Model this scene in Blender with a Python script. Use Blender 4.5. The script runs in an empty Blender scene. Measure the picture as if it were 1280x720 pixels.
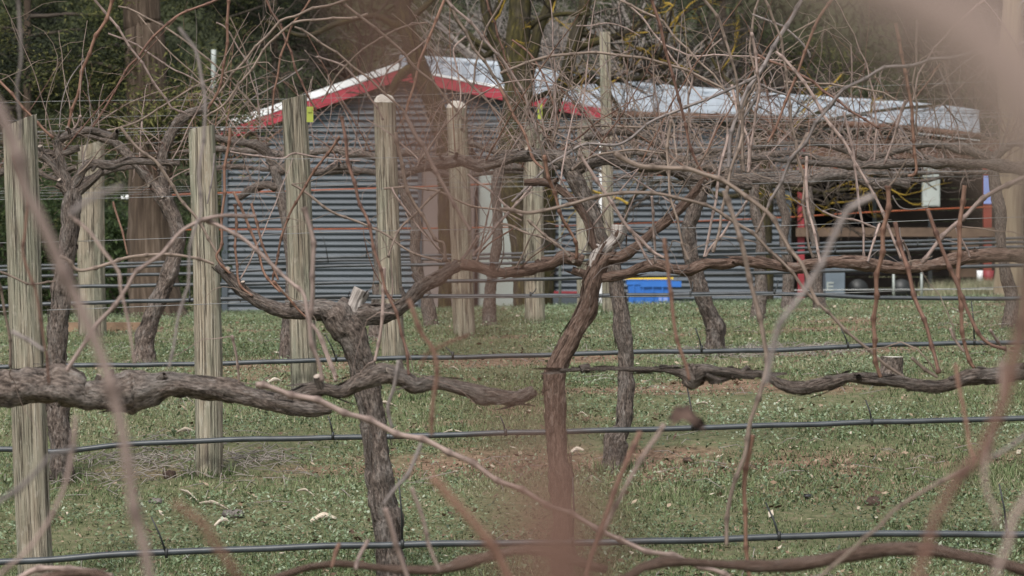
import bpy, math, random
import numpy as np
from mathutils import Vector, noise as mnoise

S = bpy.context.scene
C = S.collection
# ------------------------------------------------------------------ camera, world, sun, exposure
F = 4500.0                      # focal length in photograph pixels (1280 wide)
HY = 250.0                      # photograph row of eye level
cam_d = bpy.data.cameras.new('camera')
cam = bpy.data.objects.new('camera', cam_d); C.objects.link(cam)
cam.location = (0, 0, 0); cam.rotation_euler = (math.radians(90), 0, 0)
cam_d.sensor_width = 36; cam_d.lens = 36 * F / 1280
cam_d.shift_y = -(360 - HY) / 1280
cam_d.clip_start = 0.02; cam_d.clip_end = 1500
cam_d.dof.use_dof = True; cam_d.dof.focus_distance = 14.5; cam_d.dof.aperture_fstop = 11.0
S.camera = cam

w = bpy.data.worlds.new('World'); S.world = w; w.use_nodes = True
nt = w.node_tree; bg = nt.nodes['Background']
sky = nt.nodes.new('ShaderNodeTexSky'); sky.sky_type = 'NISHITA'; sky.sun_disc = False
SUN_EL, SUN_AZ = math.radians(52), math.radians(200)
sky.sun_elevation = SUN_EL; sky.sun_rotation = SUN_AZ
sky.dust_density = 3.0; sky.air_density = 1.0
hs = nt.nodes.new('ShaderNodeHueSaturation'); hs.inputs['Saturation'].default_value = 0.3
nt.links.new(sky.outputs[0], hs.inputs['Color']); nt.links.new(hs.outputs[0], bg.inputs['Color'])
bg.inputs['Strength'].default_value = 0.1
sun_d = bpy.data.lights.new('sun', 'SUN'); sun = bpy.data.objects.new('sun', sun_d); C.objects.link(sun)
sun_d.energy = 1.5; sun_d.angle = math.radians(14); sun_d.color = (1.0, 0.96, 0.9)
sv = Vector((math.sin(SUN_AZ) * math.cos(SUN_EL), math.cos(SUN_AZ) * math.cos(SUN_EL), math.sin(SUN_EL)))
sun.rotation_euler = sv.to_track_quat('Z', 'Y').to_euler()
vs = S.view_settings; vs.view_transform = 'Standard'; vs.look = 'None'; vs.exposure = 1.05; vs.gamma = 1.0
vs.use_curve_mapping = False
try:
    S.cycles.use_denoising = True
    S.cycles.max_bounces = 6; S.cycles.diffuse_bounces = 3
except Exception: pass

# ------------------------------------------------------------------ helpers
def W(px, py, D):
    return Vector(((px - 640) / F * D, D, -(py - HY) / F * D))

def vnoise(x, y, s=0):                       # value noise, arrays
    x = np.asarray(x, float); y = np.asarray(y, float)
    xi = np.floor(x); yi = np.floor(y); fx = x - xi; fy = y - yi
    fx = fx * fx * (3 - 2 * fx); fy = fy * fy * (3 - 2 * fy)
    def h(a, b):
        v = np.sin(a * 127.1 + b * 311.7 + s * 74.7) * 43758.5453
        return v - np.floor(v)
    return (h(xi, yi) * (1 - fx) + h(xi + 1, yi) * fx) * (1 - fy) + (h(xi, yi + 1) * (1 - fx) + h(xi + 1, yi + 1) * fx) * fy
def fbm(x, y, s=0):
    return (vnoise(x, y, s) + .5 * vnoise(2.1 * x, 2.1 * y, s + 1) + .25 * vnoise(4.3 * x, 4.3 * y, s + 2)) / 1.75

GY = np.array([-300, -5, 2.5, 5, 7.5, 10, 12.5, 15, 17.5, 20, 22.5, 25, 27.5, 30, 38, 46, 60, 100, 400.])
GZ = np.array([-1.75, -1.75, -1.78, -1.76, -1.70, -1.56, -1.355, -1.13, -.935, -.885, -.865, -.86, -.885, -.935, -1.15, -1.38, -1.6, -2, -2.])
_yy = np.linspace(-20, 120, 1401); _zz = np.interp(_yy, GY, GZ)
_k = np.exp(-np.linspace(-2, 2, 21) ** 2); _k /= _k.sum()
_zs = np.convolve(np.pad(_zz, 10, mode='edge'), _k, 'valid')
def GH(x, y):
    x = np.asarray(x, float); y = np.asarray(y, float)
    base = np.where((y > -20) & (y < 120), np.interp(y, _yy, _zs), np.interp(y, GY, GZ))
    return base + .022 * np.clip(x, -12, 12) + .05 * (fbm(x * .7, y * .7, 5) - .5) + .03 * (fbm(x * 4, y * 4, 9) - .5)
def gz(x, y): return float(GH(x, y))
ROWS = [2.5 * i for i in range(1, 13)]
def SOIL(x, y):
    d = np.abs(((np.asarray(y) - 0.1) / 2.5 + .5) % 1.0 - .5) * 2.5
    strip = np.exp(-(d / .42) ** 2) * (np.asarray(y) < 33)
    n = fbm(np.asarray(x) * .9, np.asarray(y) * .9, 21) + .35 * fbm(np.asarray(x) * 5, np.asarray(y) * 5, 31)
    v = (.15 + .85 * fbm(np.asarray(x) * 1.3, np.asarray(y) * 1.3, 44)) * strip * np.where(np.asarray(y) < 16.5, .75, 1.0) + 1.7 * (n - .765)
    return np.clip(v, 0, 1)

class MB:
    def __init__(s): s.v = []; s.f = []; s.uv = []; s.n = 0; s.nd = None
    def add(s, v, f, uv=None):
        o = s.n; s.v.extend([tuple(p) for p in v]); s.n += len(v)
        for i, q in enumerate(f):
            s.f.append([a + o for a in q]); s.uv.append(uv[i] if uv else [(0.0, 0.0)] * len(q))
        return s
    def box(s, c, d, R=None, bev=0.0):
        hx, hy, hz = d[0] / 2, d[1] / 2, d[2] / 2
        vv = [Vector((x * hx, y * hy, z * hz)) for x in (-1, 1) for y in (-1, 1) for z in (-1, 1)]
        if R: vv = [R @ p for p in vv]
        vv = [p + Vector(c) for p in vv]
        ff = [(0, 1, 3, 2), (4, 6, 7, 5), (0, 4, 5, 1), (2, 3, 7, 6), (0, 2, 6, 4), (1, 5, 7, 3)]
        s.add(vv, ff, [[(0, 0), (0, d[2]), (d[0] + d[1], d[2]), (d[0] + d[1], 0)]] * 6); return s
    def tube(s, P, R, n=8, cap=True, bark=0.0, seed=0.0, flat=1.0):
        P = [Vector(p) for p in P]; m = len(P)
        T = []
        for i in range(m):
            t = P[min(i + 1, m - 1)] - P[max(i - 1, 0)]
            T.append(t.normalized() if t.length > 1e-9 else Vector((0, 0, 1)))
        a = T[0].orthogonal().normalized()
        vv = []; L = 0; Ls = []
        for i in range(m):
            if i: L += (P[i] - P[i - 1]).length
            Ls.append(L)
            a = (a - T[i] * a.dot(T[i]));
            a = a.normalized() if a.length > 1e-6 else T[i].orthogonal().normalized()
            b = T[i].cross(a)
            for j in range(n):
                th = 2 * math.pi * j / n; r = R[i]
                if bark:
                    q = Vector((math.cos(th) * 1.7, math.sin(th) * 1.7, L * 11 + seed))
                    q2 = Vector((math.cos(th) * 5, math.sin(th) * 5, L * 24 + seed + 7))
                    r *= 1 + bark * (.9 * mnoise.noise(q) + .7 * mnoise.noise(q2) + .45 * mnoise.noise(Vector((math.cos(th) * 9, math.sin(th) * 9, L * 55 + seed))))
                vv.append(P[i] + (a * math.cos(th) * flat + b * math.sin(th)) * r)
        ff = []; uv = []
        for i in range(m - 1):
            for j in range(n):
                k = (j + 1) % n
                ff.append((i * n + j, i * n + k, (i + 1) * n + k, (i + 1) * n + j))
                uv.append([(j / n, Ls[i]), ((j + 1) / n, Ls[i]), ((j + 1) / n, Ls[i + 1]), (j / n, Ls[i + 1])])
        if cap:
            ff.append(tuple(range(n - 1, -1, -1))); uv.append([(.5, 0)] * n)
            ff.append(tuple((m - 1) * n + j for j in range(n))); uv.append([(.5, L)] * n)
        s.add(vv, ff, uv); return s
    def build(s, name, mat, parent=None, smooth=True):
        me = bpy.data.meshes.new(name)
        off = parent.location if parent is not None else Vector((0, 0, 0))
        if parent is not None and parent.parent is not None: off = off + parent.parent.location
        me.from_pydata([(p[0] - off[0], p[1] - off[1], p[2] - off[2]) for p in s.v], [], s.f)
        ul = me.uv_layers.new(name='UVMap')
        ul.data.foreach_set('uv', [c for q in s.uv for t in q for c in t])
        if smooth: me.polygons.foreach_set('use_smooth', [True] * len(me.polygons))
        if s.nd is not None:
            a = me.attributes.new('node', 'FLOAT', 'POINT'); a.data.foreach_set('value', np.asarray(s.nd, np.float32))
        me.materials.append(mat)
        o = bpy.data.objects.new(name, me); C.objects.link(o)
        if parent is not None: o.parent = parent
        return o

def smooth_path(P, step, rad=None):
    """Catmull-Rom through P, resampled about every `step`; radii follow."""
    P = [Vector(p) for p in P]
    if len(P) == 2: P = [P[0], (P[0] + P[1]) / 2, P[1]]; rad = None if rad is None else [rad[0], (rad[0] + rad[1]) / 2, rad[1]]
    out = []; rr = []
    for i in range(len(P) - 1):
        p0 = P[max(i - 1, 0)]; p1 = P[i]; p2 = P[i + 1]; p3 = P[min(i + 2, len(P) - 1)]
        k = max(1, int(round((p2 - p1).length / step)))
        for q in range(k):
            t = q / k
            out.append(.5 * ((2 * p1) + (p2 - p0) * t + (2 * p0 - 5 * p1 + 4 * p2 - p3) * t * t + (3 * p1 - p0 - 3 * p2 + p3) * t ** 3))
            if rad is not None: rr.append(rad[i] * (1 - t) + rad[i + 1] * t)
    out.append(P[-1]);
    if rad is not None: rr.append(rad[-1])
    return out, rr

def tag(o, label=None, cat=None, group=None, kind=None):
    if label: o['label'] = label
    if cat: o['category'] = cat
    if group: o['group'] = group
    if kind: o['kind'] = kind
    return o
def thing(name, loc, label, cat, group=None):
    o = bpy.data.objects.new(name, None); C.objects.link(o); o.location = loc
    o.empty_display_size = .1
    return tag(o, label, cat, group)

# ------------------------------------------------------------------ materials
def base_mat(name, rough=.8, spec=.3):
    m = bpy.data.materials.new(name); m.use_nodes = True
    b = m.node_tree.nodes['Principled BSDF']; b.inputs['Roughness'].default_value = rough
    b.inputs['Specular IOR Level'].default_value = spec
    return m, m.node_tree, b
def N(nt, t, **kw):
    n = nt.nodes.new(t)
    for k, v in kw.items():
        if k in n.inputs: n.inputs[k].default_value = v
        else: setattr(n, k, v)
    return n
def ramp(nt, stops):
    r = nt.nodes.new('ShaderNodeValToRGB'); e = r.color_ramp.elements
    while len(e) < len(stops): e.new(.5)
    for i, (p, c) in enumerate(stops): e[i].position = p; e[i].color = (*c, 1)
    return r
def plain(name, col, rough=.6, spec=.4, metal=0, var=.12, scale=6, bump=0):
    m, nt, b = base_mat(name, rough, spec); b.inputs['Metallic'].default_value = metal
    tc = N(nt, 'ShaderNodeTexCoord'); n = N(nt, 'ShaderNodeTexNoise', Scale=scale, Detail=5.0)
    nt.links.new(tc.outputs['Object'], n.inputs['Vector'])
    r = ramp(nt, [(.25, [c * (1 - 2 * var) for c in col]), (.75, [min(1, c * (1 + var)) for c in col])])
    nt.links.new(n.outputs[0], r.inputs[0]); nt.links.new(r.outputs[0], b.inputs['Base Color'])
    if bump:
        bp = N(nt, 'ShaderNodeBump', Strength=bump, Distance=.01); nt.links.new(n.outputs[0], bp.inputs['Height'])
        nt.links.new(bp.outputs[0], b.inputs['Normal'])
    return m
def fibre(name, stops, su=6.0, sv=2.0, rough=.85, bump=.5, dist=.004, stops2=None, blotch=3.0, mixf=.5, spec=.2, rnd=.25, node=None, crack=0.0, knots=0.0, lich=None):
    """fibrous wood or bark: noise drawn out along the length (UV v in metres)."""
    m, nt, b = base_mat(name, rough, spec)
    uv = N(nt, 'ShaderNodeUVMap'); sp = N(nt, 'ShaderNodeSeparateXYZ'); nt.links.new(uv.outputs[0], sp.inputs[0])
    # wrap u on a circle so no seam shows
    mu = N(nt, 'ShaderNodeMath', operation='MULTIPLY'); mu.inputs[1].default_value = 2 * math.pi; nt.links.new(sp.outputs[0], mu.inputs[0])
    cs = N(nt, 'ShaderNodeMath', operation='COSINE'); sn = N(nt, 'ShaderNodeMath', operation='SINE')
    nt.links.new(mu.outputs[0], cs.inputs[0]); nt.links.new(mu.outputs[0], sn.inputs[0])
    cb = N(nt, 'ShaderNodeCombineXYZ'); nt.links.new(cs.outputs[0], cb.inputs[0]); nt.links.new(sn.outputs[0], cb.inputs[1])
    oi = N(nt, 'ShaderNodeObjectInfo')
    ad = N(nt, 'ShaderNodeMath', operation='MULTIPLY_ADD'); ad.inputs[1].default_value = 37.0; nt.links.new(oi.outputs['Random'], ad.inputs[0]); nt.links.new(sp.outputs[1], ad.inputs[2])
    nt.links.new(ad.outputs[0], cb.inputs[2])
    mp = N(nt, 'ShaderNodeMapping'); mp.inputs['Scale'].default_value = (su, su, sv); nt.links.new(cb.outputs[0], mp.inputs[0])
    n1 = N(nt, 'ShaderNodeTexNoise', Scale=1.0, Detail=6.0, Roughness=.65); nt.links.new(mp.outputs[0], n1.inputs['Vector'])
    r1 = ramp(nt, stops); nt.links.new(n1.outputs[0], r1.inputs[0])
    col = r1.outputs[0]
    if stops2:
        mp2 = N(nt, 'ShaderNodeMapping'); mp2.inputs['Scale'].default_value = (.8, .8, blotch); nt.links.new(cb.outputs[0], mp2.inputs[0])
        n2 = N(nt, 'ShaderNodeTexNoise', Scale=1.0, Detail=4.0, Roughness=.6); nt.links.new(mp2.outputs[0], n2.inputs['Vector'])
        r2 = ramp(nt, [(mixf - .12, (0, 0, 0)), (mixf + .12, (1, 1, 1))]); nt.links.new(n2.outputs[0], r2.inputs[0])
        rb = ramp(nt, stops2); nt.links.new(n1.outputs[0], rb.inputs[0])
        mx = N(nt, 'ShaderNodeMix', data_type='RGBA'); nt.links.new(r2.outputs[0], mx.inputs[0]); nt.links.new(col, mx.inputs[6]); nt.links.new(rb.outputs[0], mx.inputs[7])
        col = mx.outputs[2]
    def stretched(a, b_, **kw):
        q = N(nt, 'ShaderNodeMapping'); q.inputs['Scale'].default_value = (a, a, b_); nt.links.new(cb.outputs[0], q.inputs[0])
        k = N(nt, kw.pop('node', 'ShaderNodeTexNoise'), **kw); nt.links.new(q.outputs[0], k.inputs['Vector']); return k
    def mixin(fac, c2, amt):
        nonlocal col
        q = N(nt, 'ShaderNodeMix', data_type='RGBA'); q.inputs[7].default_value = (*c2, 1)
        f = N(nt, 'ShaderNodeMath', operation='MULTIPLY'); f.inputs[1].default_value = amt; nt.links.new(fac, f.inputs[0])
        nt.links.new(f.outputs[0], q.inputs[0]); nt.links.new(col, q.inputs[6]); col = q.outputs[2]
    hgt = n1.outputs[0]
    if lich:                                  # pale lichen and scuffed patches
        n4 = stretched(2.6, 22, Scale=1.0, Detail=6.0, Roughness=.7); r4 = ramp(nt, [(.56, (0, 0, 0)), (.66, (1, 1, 1))]); nt.links.new(n4.outputs[0], r4.inputs[0]); mixin(r4.outputs[0], lich, .55)
    if crack:                                 # drying cracks along the grain
        n3 = stretched(4.0, .9, Scale=1.0, Detail=5.0, Roughness=.6)
        r3 = ramp(nt, [(.472, (0, 0, 0)), (.488, (1, 1, 1)), (.497, (1, 1, 1)), (.512, (0, 0, 0))]); nt.links.new(n3.outputs[0], r3.inputs[0]); mixin(r3.outputs[0], stops[0][1], crack)
        sb = N(nt, 'ShaderNodeMath', operation='SUBTRACT'); nt.links.new(hgt, sb.inputs[0]); nt.links.new(r3.outputs[0], sb.inputs[1]); hgt = sb.outputs[0]
    if knots:
        vo = stretched(1.1, 3.2, node='ShaderNodeTexVoronoi', Scale=1.0); r5 = ramp(nt, [(.10, (1, 1, 1)), (.22, (0, 0, 0))]); nt.links.new(vo.outputs['Distance'], r5.inputs[0]); mixin(r5.outputs[0], [q * 1.3 for q in stops[0][1]], knots)
    if node:
        an = N(nt, 'ShaderNodeAttribute', attribute_name='node'); mn = N(nt, 'ShaderNodeMix', data_type='RGBA'); mn.inputs[7].default_value = (*node, 1)
        fa = N(nt, 'ShaderNodeMath', operation='MULTIPLY'); fa.inputs[1].default_value = .8; nt.links.new(an.outputs['Fac'], fa.inputs[0])
        nt.links.new(fa.outputs[0], mn.inputs[0]); nt.links.new(col, mn.inputs[6]); col = mn.outputs[2]
    hv = N(nt, 'ShaderNodeHueSaturation'); vr = N(nt, 'ShaderNodeMapRange'); vr.inputs[3].default_value = 1 - rnd; vr.inputs[4].default_value = 1 + rnd
    nt.links.new(oi.outputs['Random'], vr.inputs[0]); nt.links.new(vr.outputs[0], hv.inputs['Value']); nt.links.new(col, hv.inputs['Color'])
    nt.links.new(hv.outputs[0], b.inputs['Base Color'])
    bp = N(nt, 'ShaderNodeBump', Strength=bump, Distance=dist); nt.links.new(hgt, bp.inputs['Height']); nt.links.new(bp.outputs[0], b.inputs['Normal'])
    return m
def tinted(name, stops, rough=.7, trans=0.0, attr='tint', spec=.25):
    m, nt, b = base_mat(name, rough, spec)
    at = N(nt, 'ShaderNodeAttribute', attribute_name=attr); r = ramp(nt, stops)
    nt.links.new(at.outputs['Fac'], r.inputs[0]); nt.links.new(r.outputs[0], b.inputs['Base Color'])
    if trans:
        t = N(nt, 'ShaderNodeBsdfTranslucent'); nt.links.new(r.outputs[0], t.inputs[0])
        mx = N(nt, 'ShaderNodeMixShader'); mx.inputs[0].default_value = trans
        out = nt.nodes['Material Output']; nt.links.new(b.outputs[0], mx.inputs[1]); nt.links.new(t.outputs[0], mx.inputs[2]); nt.links.new(mx.outputs[0], out.inputs[0])
    return m

M = {}
M['bark'] = fibre('vine_bark', [(.34, (.022, .017, .014)), (.5, (.108, .084, .071)), (.68, (.235, .19, .163))], 5.0, 52, .95, 1.0, .012,
                  [(.3, (.03, .026, .023)), (.7, (.24, .21, .19))], 9, .57, rnd=.15, lich=(.27, .245, .225))
M['barkred'] = fibre('vine_bark_reddish', [(.3, (.035, .022, .017)), (.5, (.12, .078, .06)), (.72, (.235, .17, .14))], 5, 38, .95, 1.0, .009, rnd=.12, lich=(.25, .205, .18))
M['dead'] = fibre('bare_dead_wood', [(.32, (.06, .05, .045)), (.5, (.26, .23, .21)), (.7, (.44, .41, .38))], 5, 6, .9, .8, .005)
CT = {'o': ((.135, .068, .047), (.25, .15, .108)), 't': ((.14, .103, .082), (.275, .212, .172)), 'p': ((.19, .135, .115), (.39, .30, .265)),
      'd': ((.085, .045, .035), (.20, .115, .085)), 'g': ((.13, .108, .10), (.28, .24, .225))}
for k, (a, b_) in CT.items():
    M['c' + k] = fibre('cane_bark_' + {'o': 'orange', 't': 'tan', 'p': 'pale', 'd': 'dark', 'g': 'grey'}[k], [(.32, [q * .8 for q in a]), (.5, [(x + y) / 2 for x, y in zip(a, b_)]), (.68, b_)], 1.6, 14, .7, .25, .001,
                       [(.3, [q * .5 for q in a]), (.7, [q * .75 for q in b_])], 9, .52, rnd=.2, node=[q * .5 for q in a])
M['post'] = fibre('weathered_pine', [(.30, (.075, .06, .048)), (.39, (.23, .19, .14)), (.55, (.33, .285, .22)), (.7, (.44, .395, .32))], 7.5, 5.0, .92, 1.0, .010,
                  [(.30, (.06, .06, .048)), (.41, (.185, .18, .135)), (.7, (.32, .31, .24))], 3.0, .53, rnd=.1, crack=.5, knots=.7, lich=(.40, .37, .31))
M['end'] = plain('end_grain', (.56, .52, .46), .9, .2, 0, .25, 30, .3)
M['cut'] = plain('cut_vine_wood', (.30, .25, .21), .9, .2, 0, .3, 60)
M['drip'] = plain('black_poly_pipe', (.045, .052, .058), .42, .45, 0, .25, 14)
M['wire'] = plain('galvanised_wire', (.22, .22, .22), .5, .5, .3, .2, 8)
M['spike'] = plain('black_plastic', (.02, .022, .022), .5, .4)
M['slate'] = plain('slate_blue_steel', (.064, .078, .093), .45, .45, .0, .10, 1.2)
M['trim'] = plain('slate_flashing', (.06, .072, .085), .45, .4, .0, .08, 2)
M['red'] = plain('red_painted_barge', (.31, .032, .05), .6, .4, 0, .10, 3)
M['redpost'] = plain('faded_red_paint', (.20, .045, .032), .7, .2, 0, .18, 4)
M['roof'] = plain('pale_zincalume', (.31, .345, .38), .55, .4, .0, .10, 1.2)
M['white'] = plain('white_paint', (.74, .75, .76), .5, .4)
M['doorg'] = plain('grey_green_door', (.33, .37, .35), .5, .4, 0, .06, 2)
M['doord'] = plain('taupe_door', (.20, .165, .155), .55, .3, 0, .07, 2)
M['cream'] = plain('pale_meter_box', (.33, .36, .34), .5, .4, 0, .12, 3)
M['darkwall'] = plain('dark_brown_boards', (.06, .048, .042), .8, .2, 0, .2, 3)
M['brownfas'] = plain('brown_fascia', (.12, .066, .045), .7, .3, 0, .2, 3)
M['dark'] = plain('dark_interior', (.012, .012, .013), .9, .1)
M['rail'] = plain('brown_rail', (.13, .09, .065), .8, .2, 0, .2, 5)
M['blue'] = plain('blue_plastic', (.03, .15, .50), .4, .5, 0, .08, 4)
M['bluelabel'] = plain('pale_blue_plastic', (.22, .30, .62), .5, .4)
M['yellow'] = plain('yellow_plastic', (.72, .50, .06), .45, .5)
M['redplastic'] = plain('red_plastic', (.22, .02, .028), .6, .5)
M['lime'] = plain('lime_plastic', (.30, .34, .05), .5, .5)
M['orangetape'] = plain('orange_fence_tape', (.42, .12, .06), .7, .3)
M['cabinet'] = plain('blue_grey_cabinet', (.12, .15, .18), .5, .4)
M['sleeper'] = plain('timber_sleeper', (.22, .15, .10), .9, .2, 0, .3, 12, .5)
M['moss'] = fibre('mossy_bark', [(.3, (.012, .011, .006)), (.5, (.042, .037, .014)), (.7, (.115, .095, .03))], 4, 9, .95, .9, .012,
                  [(.3, (.02, .017, .013)), (.7, (.07, .058, .044))], 4, .52, rnd=.15)
M['lichen'] = fibre('yellow_lichen_twig', [(.3, (.10, .075, .03)), (.5, (.30, .20, .035)), (.7, (.42, .30, .06))], 3, 8, .95, .5, .004, rnd=.2)
M['conbark'] = fibre('conifer_bark', [(.3, (.026, .018, .013)), (.5, (.085, .062, .046)), (.7, (.17, .13, .10))], 5, 1.6, .95, 1.0, .03, rnd=.05)
M['palebark'] = fibre('pale_tree_bark', [(.3, (.16, .12, .085)), (.5, (.27, .215, .15)), (.7, (.36, .30, .215))], 3, 1.2, .95, .8, .02)
M['twiggrey'] = fibre('bare_twig', [(.3, (.10, .085, .075)), (.7, (.36, .32, .29))], 2, 4, .9, .3, .003)
M['twigdark'] = fibre('dark_twig', [(.3, (.022, .018, .015)), (.7, (.085, .068, .055))], 2, 4, .9, .3, .003)
M['conleaf'] = tinted('conifer_needles', [(0, (.005, .007, .004)), (.45, (.018, .025, .010)), (.8, (.065, .075, .024)), (1, (.14, .135, .045))], .75, .15)
M['hedge'] = tinted('shrub_leaf', [(0, (.012, .02, .008)), (.6, (.035, .058, .018)), (1, (.075, .105, .035))], .7, .2)
M['grass'] = tinted('grass_blade', [(0, (.045, .062, .028)), (.35, (.125, .172, .072)), (.65, (.205, .245, .122)), (.85, (.285, .27, .18)), (1, (.40, .35, .25))], .7, .25)
M['clover'] = tinted('clover_leaf', [(0, (.042, .06, .034)), (.5, (.125, .175, .088)), (.8, (.22, .275, .165)), (1, (.34, .385, .29))], .55, .2, spec=.4)
M['litter'] = tinted('leaf_litter', [(0, (.08, .05, .034)), (.5, (.19, .13, .085)), (.82, (.32, .25, .18)), (1, (.46, .405, .33))], .8)
M['strip'] = fibre('shed_bark_strip', [(.3, (.28, .22, .16)), (.5, (.46, .39, .31)), (.7, (.62, .56, .48))], 2, 8, .8, .4, .004)
M['stone'] = plain('grey_stone', (.16, .14, .13), .9, .2, 0, .35, 20, .6)
M['leafbrown'] = plain('curled_dead_leaf', (.075, .048, .038), .8, .2, 0, .3, 40, .4)

# ------------------------------------------------------------------ ground
def ground():
    xs = np.unique(np.concatenate([np.linspace(-400, -14, 24), np.arange(-14, 14.01, .12), np.linspace(14, 400, 24)]))
    ys = np.unique(np.concatenate([np.linspace(-300, -4, 12), np.arange(-4, 9, .5), np.arange(9, 27, .08), np.arange(27, 62, .3), np.linspace(62, 900, 40)]))
    X, Y = np.meshgrid(xs, ys); Z = GH(X, Y); so = SOIL(X, Y)
    Z = Z - .012 * so
    nx, ny = len(xs), len(ys)
    me = bpy.data.meshes.new('ground'); co = np.stack([X, Y, Z], -1).reshape(-1, 3)
    idx = np.arange(nx * ny).reshape(ny, nx)
    q = np.stack([idx[:-1, :-1], idx[:-1, 1:], idx[1:, 1:], idx[1:, :-1]], -1).reshape(-1, 4)
    me.from_pydata(co.tolist(), [], q.tolist())
    a = me.attributes.new('soil', 'FLOAT', 'POINT'); a.data.foreach_set('value', so.reshape(-1).astype(np.float32))
    me.polygons.foreach_set('use_smooth', [True] * len(me.polygons))
    m, nt, b = base_mat('vineyard_ground', .95, .1)
    tc = N(nt, 'ShaderNodeTexCoord')
    n1 = N(nt, 'ShaderNodeTexNoise', Scale=22.0, Detail=8.0, Roughness=.7); n2 = N(nt, 'ShaderNodeTexNoise', Scale=3.0, Detail=5.0)
    nt.links.new(tc.outputs['Object'], n1.inputs['Vector']); nt.links.new(tc.outputs['Object'], n2.inputs['Vector'])
    soil = ramp(nt, [(.3, (.085, .052, .034)), (.5, (.19, .125, .085)), (.72, (.33, .235, .165))]); nt.links.new(n1.outputs[0], soil.inputs[0])
    turf = ramp(nt, [(.3, (.065, .066, .036)), (.5, (.125, .132, .068)), (.64, (.185, .155, .10)), (.78, (.26, .20, .14))]); nt.links.new(n1.outputs[0], turf.inputs[0])
    at = N(nt, 'ShaderNodeAttribute', attribute_name='soil')
    ma = N(nt, 'ShaderNodeMath', operation='MULTIPLY_ADD'); ma.inputs[1].default_value = .9; nt.links.new(n2.outputs[0], ma.inputs[0]); nt.links.new(at.outputs['Fac'], ma.inputs[2])
    rr = ramp(nt, [(.62, (0, 0, 0)), (1.0, (1, 1, 1))]); nt.links.new(ma.outputs[0], rr.inputs[0])
    mx = N(nt, 'ShaderNodeMix', data_type='RGBA'); nt.links.new(rr.outputs[0], mx.inputs[0]); nt.links.new(turf.outputs[0], mx.inputs[6]); nt.links.new(soil.outputs[0], mx.inputs[7])
    nt.links.new(mx.outputs[2], b.inputs['Base Color'])
    bp = N(nt, 'ShaderNodeBump', Strength=.8, Distance=.02); nt.links.new(n1.outputs[0], bp.inputs['Height']); nt.links.new(bp.outputs[0], b.inputs['Normal'])
    me.materials.append(m)
    o = bpy.data.objects.new('ground', me); C.objects.link(o); o['kind'] = 'structure'
ground()

def hill_backdrop():  # added dark backdrop, blocks the sky in gaps through the far wood
    xs = np.linspace(-160, 160, 60); ys = np.linspace(95, 260, 30)
    X, Y = np.meshgrid(xs, ys); Z = -3 + 30 * (1 - np.exp(-np.maximum(Y - 95, 0) / 60)) + 5 * (fbm(X * .04, Y * .04, 3) - .5)
    me = bpy.data.meshes.new('hill_backdrop'); idx = np.arange(X.size).reshape(X.shape)
    q = np.stack([idx[:-1, :-1], idx[:-1, 1:], idx[1:, 1:], idx[1:, :-1]], -1).reshape(-1, 4)
    me.from_pydata(np.stack([X, Y, Z], -1).reshape(-1, 3).tolist(), [], q.tolist())
    me.materials.append(plain('dark_backdrop', (.035, .04, .02), .95, .1, 0, .35, .4))
    o = bpy.data.objects.new('hill_backdrop', me); C.objects.link(o); o['kind'] = 'structure'
hill_backdrop()

# ------------------------------------------------------------------ leaf-sized faces in bulk
def leaves(name, mat, P, U, V, tint, parent=None, kind='stuff', label=None, tri=False):
    """P centres, U long half-axis, V short half-axis (n,3); one small face each."""
    n = len(P)
    if tri:
        v = np.stack([P - V, P + V, P + U], 1); k = 3
    else:
        v = np.stack([P - U, P + V - U * .1, P + U, P - V + U * .1], 1); k = 4
    if parent is not None: v = v - np.array(parent.location)
    me = bpy.data.meshes.new(name)
    me.vertices.add(n * k); me.vertices.foreach_set('co', v.reshape(-1).astype(np.float32))
    me.loops.add(n * k); me.loops.foreach_set('vertex_index', np.arange(n * k, dtype=np.int32))
    me.polygons.add(n); me.polygons.foreach_set('loop_start', np.arange(0, n * k, k, dtype=np.int32))
    a = me.attributes.new('tint', 'FLOAT', 'POINT'); a.data.foreach_set('value', np.repeat(np.clip(tint, 0, 1), k).astype(np.float32))
    me.update(calc_edges=True); me.validate()
    me.materials.append(mat)
    o = bpy.data.objects.new(name, me); C.objects.link(o)
    if parent is not None: o.parent = parent
    if kind: o['kind'] = kind
    if label: o['label'] = label
    return o
RG = np.random.default_rng(11)
def runit(n):
    v = RG.normal(size=(n, 3)); return v / np.linalg.norm(v, axis=1, keepdims=True)

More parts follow.
